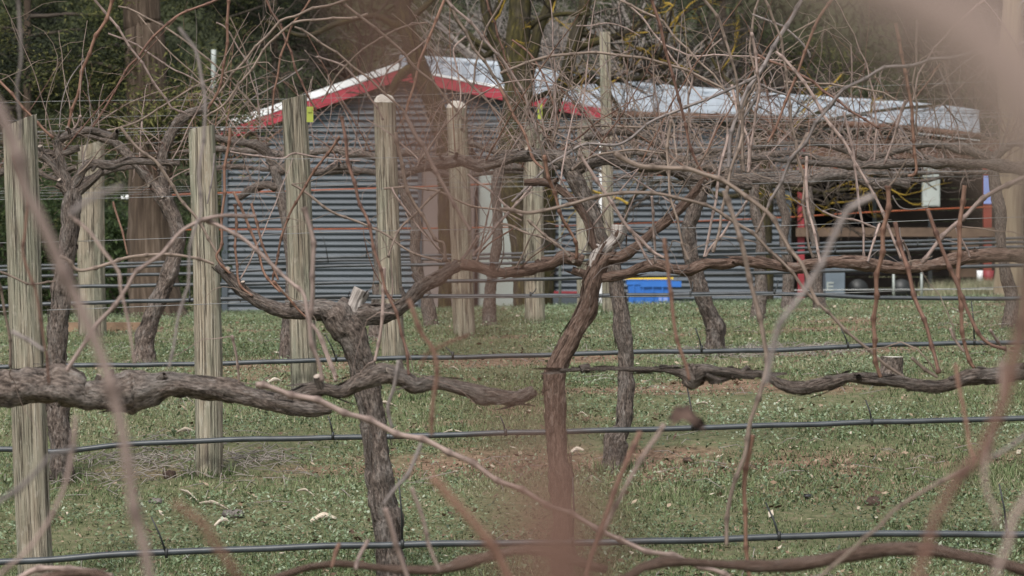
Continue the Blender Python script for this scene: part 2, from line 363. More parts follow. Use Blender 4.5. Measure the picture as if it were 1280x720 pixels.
def ground_pts(n, d0=10.2, d1=46.5, pw=1.0, margin=1.0):
    t = RG.random(n); D = d0 * (d1 / d0) ** (t ** pw)
    hw = .1425 * D + margin
    x = (RG.random(n) * 2 - 1) * hw
    return x, D
def grasses():
    # clover and broad leaves
    x, y = ground_pts(420000, pw=1.3); s = SOIL(x, y); pt = fbm(x * 1.7, y * 1.7, 77)
    k = RG.random(len(x)) < np.clip(1.25 - 1.5 * s, .04, 1) * np.clip(.25 + 3.2 * (pt - .36), .06, 1)
    x, y, pt = x[k], y[k], pt[k]; n = len(x); h = RG.random(n) ** 1.5 * .035 * (0.6 + pt)
    P = np.stack([x, y, GH(x, y) + .006 + h], -1)
    az = RG.random(n) * 6.283; sz = .0035 + .0055 * RG.random(n) ** 1.8
    tl = RG.normal(size=n) * .5
    U = np.stack([np.cos(az), np.sin(az), tl], -1) * sz[:, None]
    V = np.stack([-np.sin(az), np.cos(az), RG.normal(size=n) * .5], -1) * sz[:, None] * .75
    o = leaves('clover', M['clover'], P, U, V, .5 + .22 * RG.normal(size=n) + .5 * (pt - .5) + .55 * (fbm(x * .8, y * .8, 63) - .5), label='low clover and broadleaf weeds between the vine rows')
    # blades
    x, y = ground_pts(900000, pw=1.3); s = SOIL(x, y); pt = fbm(x * 1.3 + 9, y * 1.3, 55)
    k = RG.random(len(x)) < np.clip(1.2 - 1.4 * s, .05, 1) * np.clip(.3 + 3.2 * (pt - .34), .08, 1)
    x, y, pt = x[k], y[k], pt[k]; n = len(x)
    hgt = (.009 + .021 * RG.random(n) ** 2) * (.6 + pt) ; az = RG.random(n) * 6.283
    P = np.stack([x, y, GH(x, y) - .004], -1)
    ln = .3 + .9 * RG.random(n)
    U = np.stack([np.cos(az) * ln, np.sin(az) * ln, np.ones(n)], -1) * hgt[:, None]
    V = np.stack([-np.sin(az), np.cos(az), np.zeros(n)], -1) * (.0016 + .0016 * RG.random(n))[:, None]
    yel = fbm(x * .55 + 3, y * .9, 91)
    leaves('grass', M['grass'], P, U, V, .46 + .2 * RG.normal(size=n) + .5 * (RG.random(n) < .10) + .9 * (yel - .5), tri=True, label='short green grass between the vine rows')
    # litter flakes
    x, y = ground_pts(110000, pw=1.15); s = SOIL(x, y)
    k = RG.random(len(x)) < .25 + .8 * s
    x, y = x[k], y[k]; n = len(x); az = RG.random(n) * 6.283; sz = .005 + .015 * RG.random(n) ** 3.5
    P = np.stack([x, y, GH(x, y) + .008 + .012 * RG.random(n)], -1)
    U = np.stack([np.cos(az), np.sin(az), RG.normal(size=n) * .3], -1) * sz[:, None]
    V = np.stack([-np.sin(az), np.cos(az), RG.normal(size=n) * .5], -1) * (sz * (.25 + .35 * RG.random(n)))[:, None]
    leaves('leaf_litter', M['litter'], P, U, V, RG.random(n) ** 1.7, label='dry brown leaf litter and pale chips on the soil')
    # twiggy prunings on the soil under the rows
    mb = MB(); rr = random.Random(3)
    for i in range(900):
        D = 15 + rr.gauss(0, .35) + rr.choice([0, 0, 2.5, 5, 7.5, -2.5]); x0 = rr.uniform(-1, 1) * (.14 * D + .5)
        if i % 3 == 0: D = 20 + rr.gauss(0, .3); x0 = rr.uniform(.9, 1.9)
        if i % 3 == 1: D = 15.3 + rr.gauss(0, .3); x0 = rr.uniform(-1.9, -.9)
        a = rr.uniform(0, 6.28); L = rr.uniform(.04, .2); z = gz(x0, D) + .012
        mb.tube([(x0, D, z + rr.uniform(0, .03)), (x0 + L * .5 * math.cos(a), D + L * .5 * math.sin(a), z + rr.uniform(0, .04)), (x0 + L * math.cos(a), D + L * math.sin(a), z)], [.0022, .0018, .0012], 4)
    o = mb.build('dry_pruning', M['twiggrey']); tag(o, 'scattered dry vine prunings lying on the soil', None, None, 'stuff')
grasses()

# ------------------------------------------------------------------ loose things on the ground
def base_tufts():
    spots = [(47, 12.5), (263, 15), (382, 17.5), (493, 20), (582, 22.5), (668, 25), (731, 27.5), (760, 27.5), (116, 24), (492, 12.5), (706, 12.5), (766, 15), (76, 15), (181, 20), (894, 20), (357, 20), (1113, 17.6)]
    X = []; Y = []
    for px, D in spots:
        n = 260; a = RG.random(n) * 6.283; q = .05 + .05 * np.abs(RG.normal(size=n)); X.append((px - 640) / F * D + np.cos(a) * q); Y.append(D + np.sin(a) * q)
    x = np.concatenate(X); y = np.concatenate(Y); n = len(x); az = RG.random(n) * 6.283
    P = np.stack([x, y, GH(x, y) - .004], -1); h = .02 + .06 * RG.random(n) ** 1.5
    U = np.stack([np.cos(az) * .6, np.sin(az) * .6, np.ones(n)], -1) * h[:, None]; V = np.stack([-np.sin(az), np.cos(az), np.zeros(n)], -1) * .003
    leaves('tall_grass', M['grass'], P, U, V, .4 + .25 * RG.normal(size=n), tri=True, label='longer grass round the feet of the posts and trunks')
base_tufts()
def litter_things():
    def strip(x0, y0, x1, y1, D, wd, label, name='bark_strip', cat='bark', sag=4):
        a = W(x0, y0, D); b = W(x1, y1, D); a.z = gz(a.x, a.y) + .012
        # slant across the slope: place the far end where its own pixel row meets the ground
        D2 = D
        for _ in range(40):
            b = W(x1, y1, D2); e = b.z - gz(b.x, b.y) - .012; D2 += e * 8
        D1 = D
        for _ in range(40):
            a = W(x0, y0, D1); e = a.z - gz(a.x, a.y) - .012; D1 += e * 8
        mid = (a + b) / 2; mid.z = gz(mid.x, mid.y) + .025; mid.y += .02
        root = thing(name, a, label, cat)
        P, R = smooth_path([a, mid, b], .012, [wd * .4, wd, wd * .35])
        MB().tube(P, R, 6, True, .25, x0, .35).build('bark_curl', M['strip'], root)
    strip(225, 612, 247, 626, 14.5, .013, 'pale curled bark strip lying left of the long pale strip on the grass')
    strip(247, 630, 286, 637, 14.4, .013, 'long pale bark strip lying in front of the short green post')
    strip(388, 652, 421, 648, 13.6, .014, 'broad pale bark flake beside the thick foreground trunk')
    strip(371, 614, 393, 620, 14.3, .008, 'thin white sliver of bark on grass left of the thick trunk')
    strip(268, 657, 288, 652, 13.6, .010, 'small pale bark strip lying just in front of the grey stone')
    strip(713, 566, 730, 563, 15.2, .012, 'tan dead leaf curl beside the leaning red-brown trunk', 'dead_leaf', 'leaf')
    strip(722, 518, 736, 522, 16, .008, 'white bark curl on clover right of the leaning trunk')
    strip(548, 544, 580, 541, 15.5, .006, 'thin pale bark sliver behind the second drip line', )
    strip(470, 505, 496, 508, 17, .012, 'pale bark flake at the foot of the round-topped post')
    strip(335, 478, 352, 476, 17.5, .012, 'pale flake of bark left of the tallest foreground post')
    strip(562, 460, 574, 463, 18, .012, 'small white chip on grass behind the third drip line')
    strip(870, 505, 893, 510, 16.8, .008, 'curved pale bark strip on soil near the right-hand drip stake')
    strip(220, 541, 244, 540, 15.7, .016, 'white bark flake lying close behind the second drip line')
    def lump(px, py, r, label, name, cat, mat, sq=.55):
        D = 14.
        for _ in range(60):
            a = W(px, py, D); D += (a.z - gz(a.x, a.y)) * 8
        a = W(px, py, D); root = thing(name, a, label, cat)
        mb = MB(); vv = []; ff = []; nu, nv = 12, 8
        for i in range(nv + 1):
            for j in range(nu):
                ph = math.pi * i / nv; th = 2 * math.pi * j / nu
                d = Vector((math.sin(ph) * math.cos(th), math.sin(ph) * math.sin(th), math.cos(ph)))
                q = r * (1 + .45 * mnoise.noise(d * 2.2 + Vector((px, py, 0))))
                vv.append(a + Vector((d.x * q * 1.3, d.y * q, d.z * q * sq + r * .3)))
        for i in range(nv):
            for j in range(nu): ff.append((i * nu + j, (i + 1) * nu + j, (i + 1) * nu + (j + 1) % nu, i * nu + (j + 1) % nu))
        mb.add(vv, ff).build({'stone': 'stone_body', 'dead_leaf': 'leaf_blade', 'clod': 'clod_body'}[name], mat, root)
    lump(292, 646, .034, 'rough grey stone lying on the grass right of the pale bark strips', 'stone', 'stone', M['stone'])
    lump(195, 629, .025, 'grey clod of dirt left of the pale bark strips', 'clod', 'clod', M['stone'])
    lump(212, 597, .022, 'upright curled tan leaf on the grass left of the short green post', 'dead_leaf', 'leaf', M['leafbrown'], 1.1)
    lump(1092, 631, .026, 'curled brown leaf standing on the grass just behind the nearest drip line', 'dead_leaf', 'leaf', M['leafbrown'], .9)
    lump(1010, 622, .016, 'black curled leaf on the grass left of the curled brown leaf', 'dead_leaf', 'leaf', M['spike'], .6)
    lump(860, 577, .018, 'small grey-brown leaf on the grass below the second drip line', 'dead_leaf', 'leaf', M['leafbrown'], .7)
litter_things()

# ------------------------------------------------------------------ canes
def cane_shape(P, r, seed, detail=True, taper=.55, cutend=False):
    rr = random.Random(seed)
    step = max(.006, min(.012, r * 1.1)) if detail else .028
    P, _ = smooth_path(P, step)
    n = len(P); L = 0; nl = rr.uniform(.06, .10); ph = rr.random() * nl
    out = []; R = []; ND = []
    off = Vector((rr.gauss(0, 1), rr.gauss(0, 1), rr.gauss(0, 1))).normalized()
    for i in range(n):
        if i: L += (P[i] - P[i - 1]).length
        t = i / max(1, n - 1); u = (L + ph) / nl; k = math.floor(u); fr = u - k
        zig = (abs(fr - .5) * 2 - .5) * (1 if k % 2 else -1)
        tri = (fr if k % 2 else 1 - fr) - .5
        d = min(fr, 1 - fr) * nl
        r_i = r * (1 - (1 - taper) * t)
        if detail: nv = math.exp(-(d / (r * .8 + .0015)) ** 2); r_i *= .93 + .55 * nv + .09 * mnoise.noise(Vector((L * 40, seed, 0)))
        else: nv = math.exp(-(d / .01) ** 2); r_i *= 1 + .3 * nv + .15 * mnoise.noise(Vector((L * 25, seed, 0)))
        out.append(P[i] + off * tri * r * 1.5); R.append(r_i); ND.append(nv)
    return out, R, ND

def gnarl(P, R, rr, n, amp=.45, wob=.25):
    k = len(P); R = list(R); P = [Vector(p) for p in P]
    for _ in range(n):
        c = rr.uniform(0, k - 1); sg = rr.uniform(.6, 1.4) * (.02 / max(1e-4, (P[1] - P[0]).length)); a = rr.uniform(.3, 1) * amp; d = Vector((rr.gauss(0, 1), rr.gauss(0, 1), rr.gauss(0, 1)))
        for i in range(k):
            e = math.exp(-((i - c) / sg) ** 2)
            if e > .01: R[i] *= 1 + a * e; P[i] = P[i] + d * (e * wob * R[i])
    return P, R

def auto_path(start, d, L, rr, droop=.0, wig=.18, k=8):
    p = Vector(start); d = Vector(d).normalized(); out = [p.copy()]
    bend = Vector((rr.gauss(0, 1), rr.gauss(0, .6), rr.gauss(0, .6)))
    for i in range(k):
        d = (d + bend * .05 + Vector((rr.gauss(0, 1), rr.gauss(0, .7), rr.gauss(0, 1))) * wig * .25 + Vector((0, 0, -droop * (i / k)))).normalized()
        p = p + d * (L / k); out.append(p.copy())
    return out

def shreds(mb, P, R, n, rr):
    for _ in range(n):
        i = rr.randrange(0, len(P) - 1); c = Vector(P[i]); t = (Vector(P[i + 1]) - c)
        if t.length < 1e-6: continue
        t.normalize(); o = t.orthogonal().normalized(); a = rr.uniform(0, 6.28); o = (o * math.cos(a) + t.cross(o) * math.sin(a))
        s = t.cross(o) * rr.uniform(.002, .007); L = rr.uniform(.02, .09); l0 = c + o * (R[i] * 1.0)
        up = rr.choice([-1, 1]); q = t * up * L
        v = [l0 - s, l0 + s, l0 + s + q * .5 + o * .003, l0 - s + q * .5 + o * .003, l0 + s * .5 + q + o * rr.uniform(.001, .007), l0 - s * .5 + q + o * rr.uniform(.001, .007)]
        mb.add(v, [(0, 1, 2, 3), (3, 2, 4, 5)], [[(0, 0), (.2, 0), (.2, .1), (0, .1)]] * 2)

class Vine:
    all = []
    def __init__(s, label, D, trunk, group=None, mat='bark', auto=0, near=False, base=None):
        """trunk: [(px,py,w)] from the ground up, arms added later."""
        s.D = D; s.mat = mat; s.near = near; s.rr = random.Random(hash((round(D * 10), trunk[0][0])) & 0xffff); s.n = 0
        b = W(trunk[0][0], trunk[0][1], D); b.z = gz(b.x, b.y) - .03
        s.root = thing('grapevine', b, label, 'grapevine', group)
        P = [b] + [W(x, y, D) for x, y, w in trunk[1:]]
        R = [w / 2 / F * D for x, y, w in trunk]
        P, R = smooth_path(P, .010 if near else .03, R)
        R = list(R); R[0] *= 1.25
        P, R = gnarl(P, R, s.rr, int(len(P) * (.09 if near else .15)), .13, .08)
        mb = MB().tube(P, R, 26 if near else 12, True, .22 if near else .22, D + trunk[0][0])
        s.trunk = mb.build('trunk', M[mat], s.root)
        s.sh = MB()
        if near: shreds(s.sh, P, R, int(len(P) * 1.3), s.rr)
        s.x = P[-1].x; s.cordon = []; s.canes = 0; s.twig = MB()
        Vine.all.append(s)
    def arm(s, pts, D=None, spurs=4, mat=None, name='cordon'):
        D = D or s.D
        P = [W(x, y, D) for x, y, w in pts]; R = [w / 2 / F * D for x, y, w in pts]
        P, R = smooth_path(P, .008 if s.near else .03, R)
        P, R = gnarl(P, R, s.rr, int(len(P) * (.05 if s.near else .3)) if name == 'cordon' else 0, .26 if s.near else .5, .12)
        MB().tube(P, R, 22 if s.near else 10, True, .30 if s.near else .38, D * 3 + pts[0][0]).build(name, M[mat or s.mat], s.root)
        if s.near: shreds(s.sh, P, R, int(len(P) * .35), s.rr)
        if name == 'cordon': s.cordon.append((P, R))
        for i in range(spurs):
            k = s.rr.randrange(2, len(P) - 1); r = R[k]
            d = Vector((s.rr.gauss(0, .6), s.rr.gauss(0, .6), s.rr.uniform(-.2, 1))).normalized()
            L = r + s.rr.uniform(.012, .04); q = s.rr.uniform(.006, .011)
            sp = MB().tube([P[k], P[k] + d * L * .6, P[k] + d * L], [q * 1.5, q * 1.15, q], 8, False, .15, k).build('spur', M[s.mat], s.root)
            e = P[k] + d * L; a = d.orthogonal().normalized(); b = d.cross(a)
            if i % 3 == 0: MB().add([e + (a * math.cos(t * 6.2832 / 8) + b * math.sin(t * 6.2832 / 8)) * q for t in range(8)], [tuple(range(8))]).build('cut_end', M['cut'], sp)
        return s
    def cane(s, P, r, m, detail=True, taper=.55):
        s.n += 1
        P, R, ND = cane_shape(P, r, s.n * 7 + s.D * 13, detail, taper); k = 8 if detail else 5
        mb = MB().tube(P, R, k); mb.nd = np.repeat(ND, k); mb.build('cane', M['c' + m], s.root)
        return P
    def fill(s, n, L=(.5, 1.2), mats='otppptdgp', twigs=4, fan=.45, r=(.0024, .0045)):
        rr = s.rr
        for i in range(n):
            P, R = rr.choice(s.cordon); k = rr.randrange(1, len(P)); st = Vector(P[k])
            d = Vector((rr.gauss(0, fan), rr.gauss(0, .3), rr.uniform(.35, 1.1)))
            l = rr.uniform(*L)
            path = auto_path(st, d, l, rr, rr.choice([.0, .0, .04, .1, .3]), .13)
            Q = s.cane(path, rr.uniform(*r), rr.choice(mats), False, .35)
            for _ in range(rr.randint(0, twigs)):
                q = Q[rr.randrange(len(Q) // 4, len(Q))]
                tp = auto_path(q, (rr.gauss(0, 1), rr.gauss(0, .5), rr.gauss(.2, .8)), rr.uniform(.06, .32), rr, .2, 1.0, 5)
                s.twig.tube(tp, [.0018, .0017, .0015, .0013, .001, .0008], 4, False)
    def tangle(s, n, size=(.05, .3)):
        rr = s.rr
        for i in range(n):
            P, R = rr.choice(s.cordon); st = Vector(P[rr.randrange(len(P))]) + Vector((0, 0, rr.uniform(-.06, .12) + rr.choice([0, 0, .2]) * rr.random()))
            tp = auto_path(st, (rr.gauss(0, 1), rr.gauss(0, .4), rr.gauss(.15, .6)), rr.uniform(*size), rr, .3, 1.3, 5)
            q = rr.uniform(.0012, .0026); s.twig.tube(tp, [q, q, q * .9, q * .8, q * .6, q * .4], 4, False)
    def close(s):
        if s.twig.n: tag(s.twig.build('twig_tangle', M['c' + s.rr.choice('pdpgt')], s.root), kind='stuff')
        if s.sh.n: tag(s.sh.build('loose_bark', M[s.mat], s.root), kind='stuff')

# --- row 5 (nearest row whose trunks stand in view)
vA = Vine('thick forked grapevine with a sawn stump on its head, left of the leaning trunk', 12.5,
          [(492, 745, 42), (487, 690, 34), (480, 625, 31), (468, 548, 31), (462, 500, 30), (455, 465, 31), (445, 432, 33), (434, 408, 42), (424, 392, 46), (416, 384, 34)], near=True)
vA.arm([(438, 408, 28), (441, 390, 24), (446, 375, 20), (452, 362, 19)], spurs=0, name='sawn_stump', mat='dead')
vA.arm([(428, 395, 30), (405, 388, 26), (385, 388, 20), (362, 391, 19), (340, 384, 17), (318, 374, 16), (300, 362, 14), (286, 347, 12), (272, 330, 8)], spurs=6)
vA.arm([(440, 396, 26), (455, 390, 24), (475, 392, 24), (492, 388, 19), (508, 378, 17), (526, 360, 16), (545, 347, 16), (560, 339, 15), (574, 330, 15)], spurs=4)
vB = Vine('leaning red-brown grapevine trunk with a bleached dead head, right of the thick forked vine', 12.5,
          [(706, 738, 27), (704, 690, 25), (702, 630, 24), (698, 580, 24), (695, 530, 25), (694, 490, 26), (695, 468, 26), (703, 445, 24), (715, 422, 23), (726, 396, 22), (735, 374, 22), (741, 350, 22), (749, 330, 22), (757, 318, 18)], mat='barkred', near=True)
vB.arm([(738, 335, 9), (744, 322, 12), (757, 311, 13), (768, 301, 15), (773, 292, 18), (774, 281, 20)], spurs=0, name='dead_wood', mat='dead')
vB.arm([(740, 345, 10), (742, 325, 12), (746, 312, 9), (748, 305, 6)], spurs=0, name='dead_wood', mat='dead')
vB.arm([(728, 327, 12), (715, 324, 15), (703, 322, 18), (690, 330, 13), (665, 336, 12), (640, 340, 12), (620, 341, 11), (598, 334, 12), (576, 330, 15)], spurs=5)
vB.arm([(747, 310, 10), (741, 305, 9), (735, 280, 9), (721, 256, 9), (698, 236, 9), (680, 228, 9), (655, 228, 7)], spurs=2)
vB.arm([(757, 322, 16), (775, 322, 14), (790, 312, 12), (805, 300, 11), (830, 278, 11), (855, 257, 10), (876, 230, 8)], spurs=2, mat='barkred')
vB.arm([(715, 338, 9), (745, 346, 10), (780, 343, 11), (800, 335, 12), (820, 331, 15), (840, 336, 11), (857, 335, 10), (880, 329, 13), (905, 330, 13), (925, 326, 12), (960, 330, 12), (995, 335, 13), (1030, 329, 14), (1075, 328, 14), (1115, 335, 14), (1145, 334, 14), (1175, 329, 13), (1200, 322, 14), (1235, 319, 16), (1275, 320, 16), (1330, 318, 16)], spurs=12)
# --- row 6
vC = Vine('slender upright grapevine trunk standing right behind the leaning red-brown one', 15,
          [(766, 566, 34), (770, 552, 26), (780, 528, 19), (782, 480, 18), (782, 440, 18), (778, 400, 18), (772, 368, 18), (768, 340, 17), (762, 318, 17), (751, 298, 17), (742, 270, 17), (728, 242, 18), (713, 214, 20)], near=True)
vC.arm([(714, 212, 22), (700, 200, 18), (680, 194, 14), (645, 196, 13), (620, 203, 14), (597, 207, 15), (575, 200, 13), (550, 205, 11), (520, 212, 10)], 15, 8)
vC.arm([(716, 212, 20), (735, 205, 14), (760, 200, 12), (790, 208, 11), (830, 210, 13), (870, 222, 14), (910, 228, 13), (940, 232, 10)], 15, 8)
vG = Vine('dark grapevine standing close beside the leftmost post', 15,
          [(76, 590, 30), (76, 560, 26), (72, 520, 26), (66, 490, 24), (70, 455, 24), (73, 400, 25), (80, 345, 22), (86, 300, 22), (90, 262, 22), (91, 235, 20)], near=True)
vG.arm([(91, 240, 20), (80, 233, 13), (72, 228, 12)], spurs=1); vG.arm([(91, 242, 18), (100, 238, 11), (112, 228, 9), (128, 213, 8)], spurs=1)
vG.arm([(88, 240, 12), (66, 205, 10), (50, 191, 9), (75, 192, 9), (99, 184, 8)], spurs=2); vG.arm([(90, 236, 14), (110, 206, 9), (140, 207, 10), (165, 202, 8), (225, 204, 7)], spurs=3)
vG.arm([(90, 240, 12), (76, 200, 10), (74, 176, 9), (95, 166, 10), (115, 163, 9), (145, 172, 7)], spurs=5)
# --- row 8 traced trunks
vF = Vine('stooping grapevine with a crooked trunk between the two leftmost tall posts', 20,
          [(181, 452, 34), (180, 432, 24), (186, 408, 21), (197, 380, 20), (210, 345, 19), (220, 315, 17), (224, 296, 16), (219, 276, 17), (205, 248, 17)], near=True)
vF.arm([(207, 250, 16), (195, 234, 13), (180, 216, 13), (163, 197, 12), (148, 182, 12), (130, 172, 9), (98, 166, 8)], spurs=4)
vF.arm([(208, 254, 14), (203, 225, 11), (203, 200, 10), (208, 180, 12), (218, 160, 11), (234, 144, 11), (258, 134, 9)], spurs=4)
vD = Vine('grapevine with a sideways-leaning trunk just right of the blue tub', 20,
          [(894, 450, 27), (893, 420, 22), (888, 396, 20), (878, 370, 20), (868, 342, 19), (862, 312, 18), (861, 285, 17), (868, 262, 17), (876, 240, 16)], near=True)
vD.arm([(874, 242, 14), (860, 225, 12), (840, 200, 12), (820, 178, 12), (800, 168, 10), (770, 165, 9), (730, 172, 9)], spurs=5)
vD.arm([(876, 240, 14), (890, 228, 12), (920, 222, 11), (960, 225, 11), (985, 226, 11), (1010, 227, 11), (1035, 220, 12), (1067, 220, 12), (1092, 230, 12), (1120, 228, 12), (1137, 231, 12)], 20, 6)
vP = Vine('dark thin grapevine half hidden behind the tallest-looking post at left', 20,
          [(357, 450, 17), (358, 420, 15), (362, 380, 14), (365, 330, 14), (358, 280, 13), (349, 235, 12), (342, 208, 12)])
vP.arm([(345, 215, 11), (336, 195, 12), (328, 183, 9), (300, 178, 8), (262, 172, 8)], spurs=2); vP.arm([(348, 235, 9), (330, 231, 9), (315, 236, 9), (298, 248, 8)], spurs=1)
vP.arm([(346, 215, 11), (365, 208, 9), (395, 216, 8), (415, 210, 8), (440, 208, 8)], spurs=3)

def auto_vine(label, D, px, group=None, lean=0, h=None, wpx=None, span=(.95, .95), n=20, tang=75, top_px=None, L=(.4, 1.1)):
    rr = random.Random(int(px * 7 + D * 100))
    x = (px - 640) / F * D; g = gz(x, D); h = h or rr.uniform(1.02, 1.18)
    def up(z, dx): return ((x + dx) * F / D + 640, HY - (g + z) * F / D)
    wd = wpx or .075 * F / D
    tr = []
    for k in range(7):
        t = k / 6; a, b = up(h * t, lean * t + rr.gauss(0, .02)); tr.append((a, b, wd * (1.35 - .45 * min(1, t * 2.5)) * rr.uniform(.9, 1.1)))
    tr[0] = (up(0, 0)[0], up(0, 0)[1], wd * 1.5)
    v = Vine(label, D, tr, group)
    tx, ty, _ = tr[-1]
    for sgn, sp in ((-1, span[0]), (1, span[1])):
        pts = [(tx, ty + 3, wd * .8)]
        for k in range(1, 6):
            t = k / 5; pts.append((tx + sgn * sp * t * F / D, ty - (rr.gauss(.02, .03)) * F / D, wd * (.55 - .27 * t) * rr.uniform(.8, 1.25)))
        v.arm(pts, spurs=3)
    v.fill(n, L, 'dpgdppto', r=(.0026, .0052)); v.tangle(int(tang * 1.5))
    return v
G9 = 'grapevines in the far rows before the shed'
auto_vine('grapevine whose pale foot shows behind the round-topped post', 22.5, 470, lean=.05, span=(1.3, .9), n=26)
auto_vine('far grapevine with a leaning foot in front of the brown shed door', 25, 540, lean=-.22, span=(1.5, .9), n=36)
auto_vine('far grapevine in front of the right edge of the pale grey-green door', 25, 612, lean=.05, span=(.6, 1.5), n=24, tang=90)
auto_vine('straight far grapevine left of the mossy olive tree trunk at right', 25, 946, lean=0, n=44, span=(1.5, 1.3), tang=150)
auto_vine('far grapevine directly beside the red post, its left neighbour', 27.5, 984, lean=-.05, n=44, span=(1.5, 1.3), tang=150)
auto_vine('far grapevine between the red post and the blue-grey cabinet', 27.5, 1026, lean=-.08, n=44, span=(1.3, 1.5), tang=150)
auto_vine('far grapevine standing in front of the pale-barked tree at the right edge', 22.5, 1262, lean=-.1, n=44, span=(1.9, .6), tang=150)
auto_vine('far grapevine at the left frame edge behind the leftmost post', 22.5, -35, lean=.12, n=7)
auto_vine('grapevine at the right frame edge in the row with the stump', 17.5, 1330, lean=-.15, span=(1.5, .5), n=16, tang=60)

# --- foreground rows, trunks below the frame
def near_vine(label, D, px, mat='bark', arms=(), z=1.0, armmat=None):
    x = (px - 640) / F * D; g = gz(x, D); top = HY - (g + z) * F / D; bot = HY - g * F / D; wd = .07 * F / D
    v = Vine(label, D, [(px, bot, wd * 1.4), (px + 5, bot * .7 + top * .3, wd * 1.1), (px - 6, bot * .3 + top * .7, wd), (px, top, wd)], mat=mat, near=D > 7)
    for a in arms: v.arm(a, spurs=6 if D > 9 else 0, mat=armmat)
    return v
v4 = near_vine('thick foreground grapevine arm crossing the lower left in front of the leftmost post', 10, -75, arms=[
    [(-75, 485, 39.6), (-40, 488, 41.4), (0, 486, 45.0), (40, 482, 43.2), (75, 484, 37.8), (105, 492, 36.0), (135, 492, 39.6), (160, 490, 45.0), (185, 488, 41.4), (215, 480, 30.6), (250, 484, 28.8), (290, 492, 27.0), (330, 500, 25.2), (365, 507, 21.6), (395, 512, 13.5), (415, 512, 7.2)],
    [(345, 502, 14.4), (380, 490, 14.4), (405, 486, 13.5), (425, 490, 16.2), (450, 478, 21.6), (480, 470, 21.6), (505, 474, 19.8), (520, 482, 19.8), (545, 478, 16.2), (580, 486, 16.2), (615, 494, 18.0), (645, 498, 18.0), (668, 488, 12.6)]])
v4b = near_vine('thin foreground cordon crossing the right half of the picture at grass level', 10, 1330, arms=[
    [(1330, 470, 20), (1285, 465, 20), (1240, 470, 18), (1210, 472, 18), (1180, 482, 15), (1150, 482, 15), (1120, 477, 14), (1085, 473, 14), (1060, 472, 13), (1030, 480, 13), (1000, 485, 12), (975, 480, 12), (955, 468, 10), (930, 468, 9), (900, 464, 11), (880, 463, 16), (866, 470, 26), (850, 466, 9), (830, 462, 7), (800, 462, 6), (760, 461, 5), (700, 463, 4)],
    [(880, 470, 8), (895, 476, 7), (910, 472, 6), (935, 464, 5)]])
v3 = near_vine('foreground cordon along the very bottom of the picture', 6.6, 1360, armmat='barkred', arms=[
    [(1360, 720, 20.8), (1290, 715, 16.0), (1255, 705, 14.4), (1215, 698, 13.6), (1165, 688, 13.6), (1115, 686, 13.6), (1065, 694, 13.6), (1015, 703, 12.8), (965, 708, 12.8), (900, 705, 11.2), (860, 702, 10.4), (830, 703, 11.2), (802, 710, 11.2), (785, 722, 11.2), (700, 738, 10.4)]])
v3b = near_vine('foreground vine arm low at the bottom left, below the nearest drip line', 6.6, -90, armmat='barkred', arms=[
    [(-90, 735, 20.8), (-20, 738, 12.8), (20, 733, 11.2), (60, 722, 9.6), (110, 716, 8.8), (200, 742, 8.8), (300, 735, 8.8), (357, 718, 9.6), (390, 708, 9.6), (420, 704, 9.6), (480, 710, 9.6), (545, 713, 10.4), (575, 706, 11.2), (603, 697, 11.2), (640, 688, 11.2), (680, 690, 11.2), (760, 712, 9.6)]])
v2 = near_vine('blurred foreground vine close to the camera at the lower right', 2.5, 1500)
v2b = near_vine('blurred foreground vine close to the camera at the left edge', 2.5, -160)
v2c = near_vine('blurred foreground vine close to the camera at the bottom centre', 5, 700)
v2d = near_vine('blurred foreground vine in the second row at right', 5, 1420)

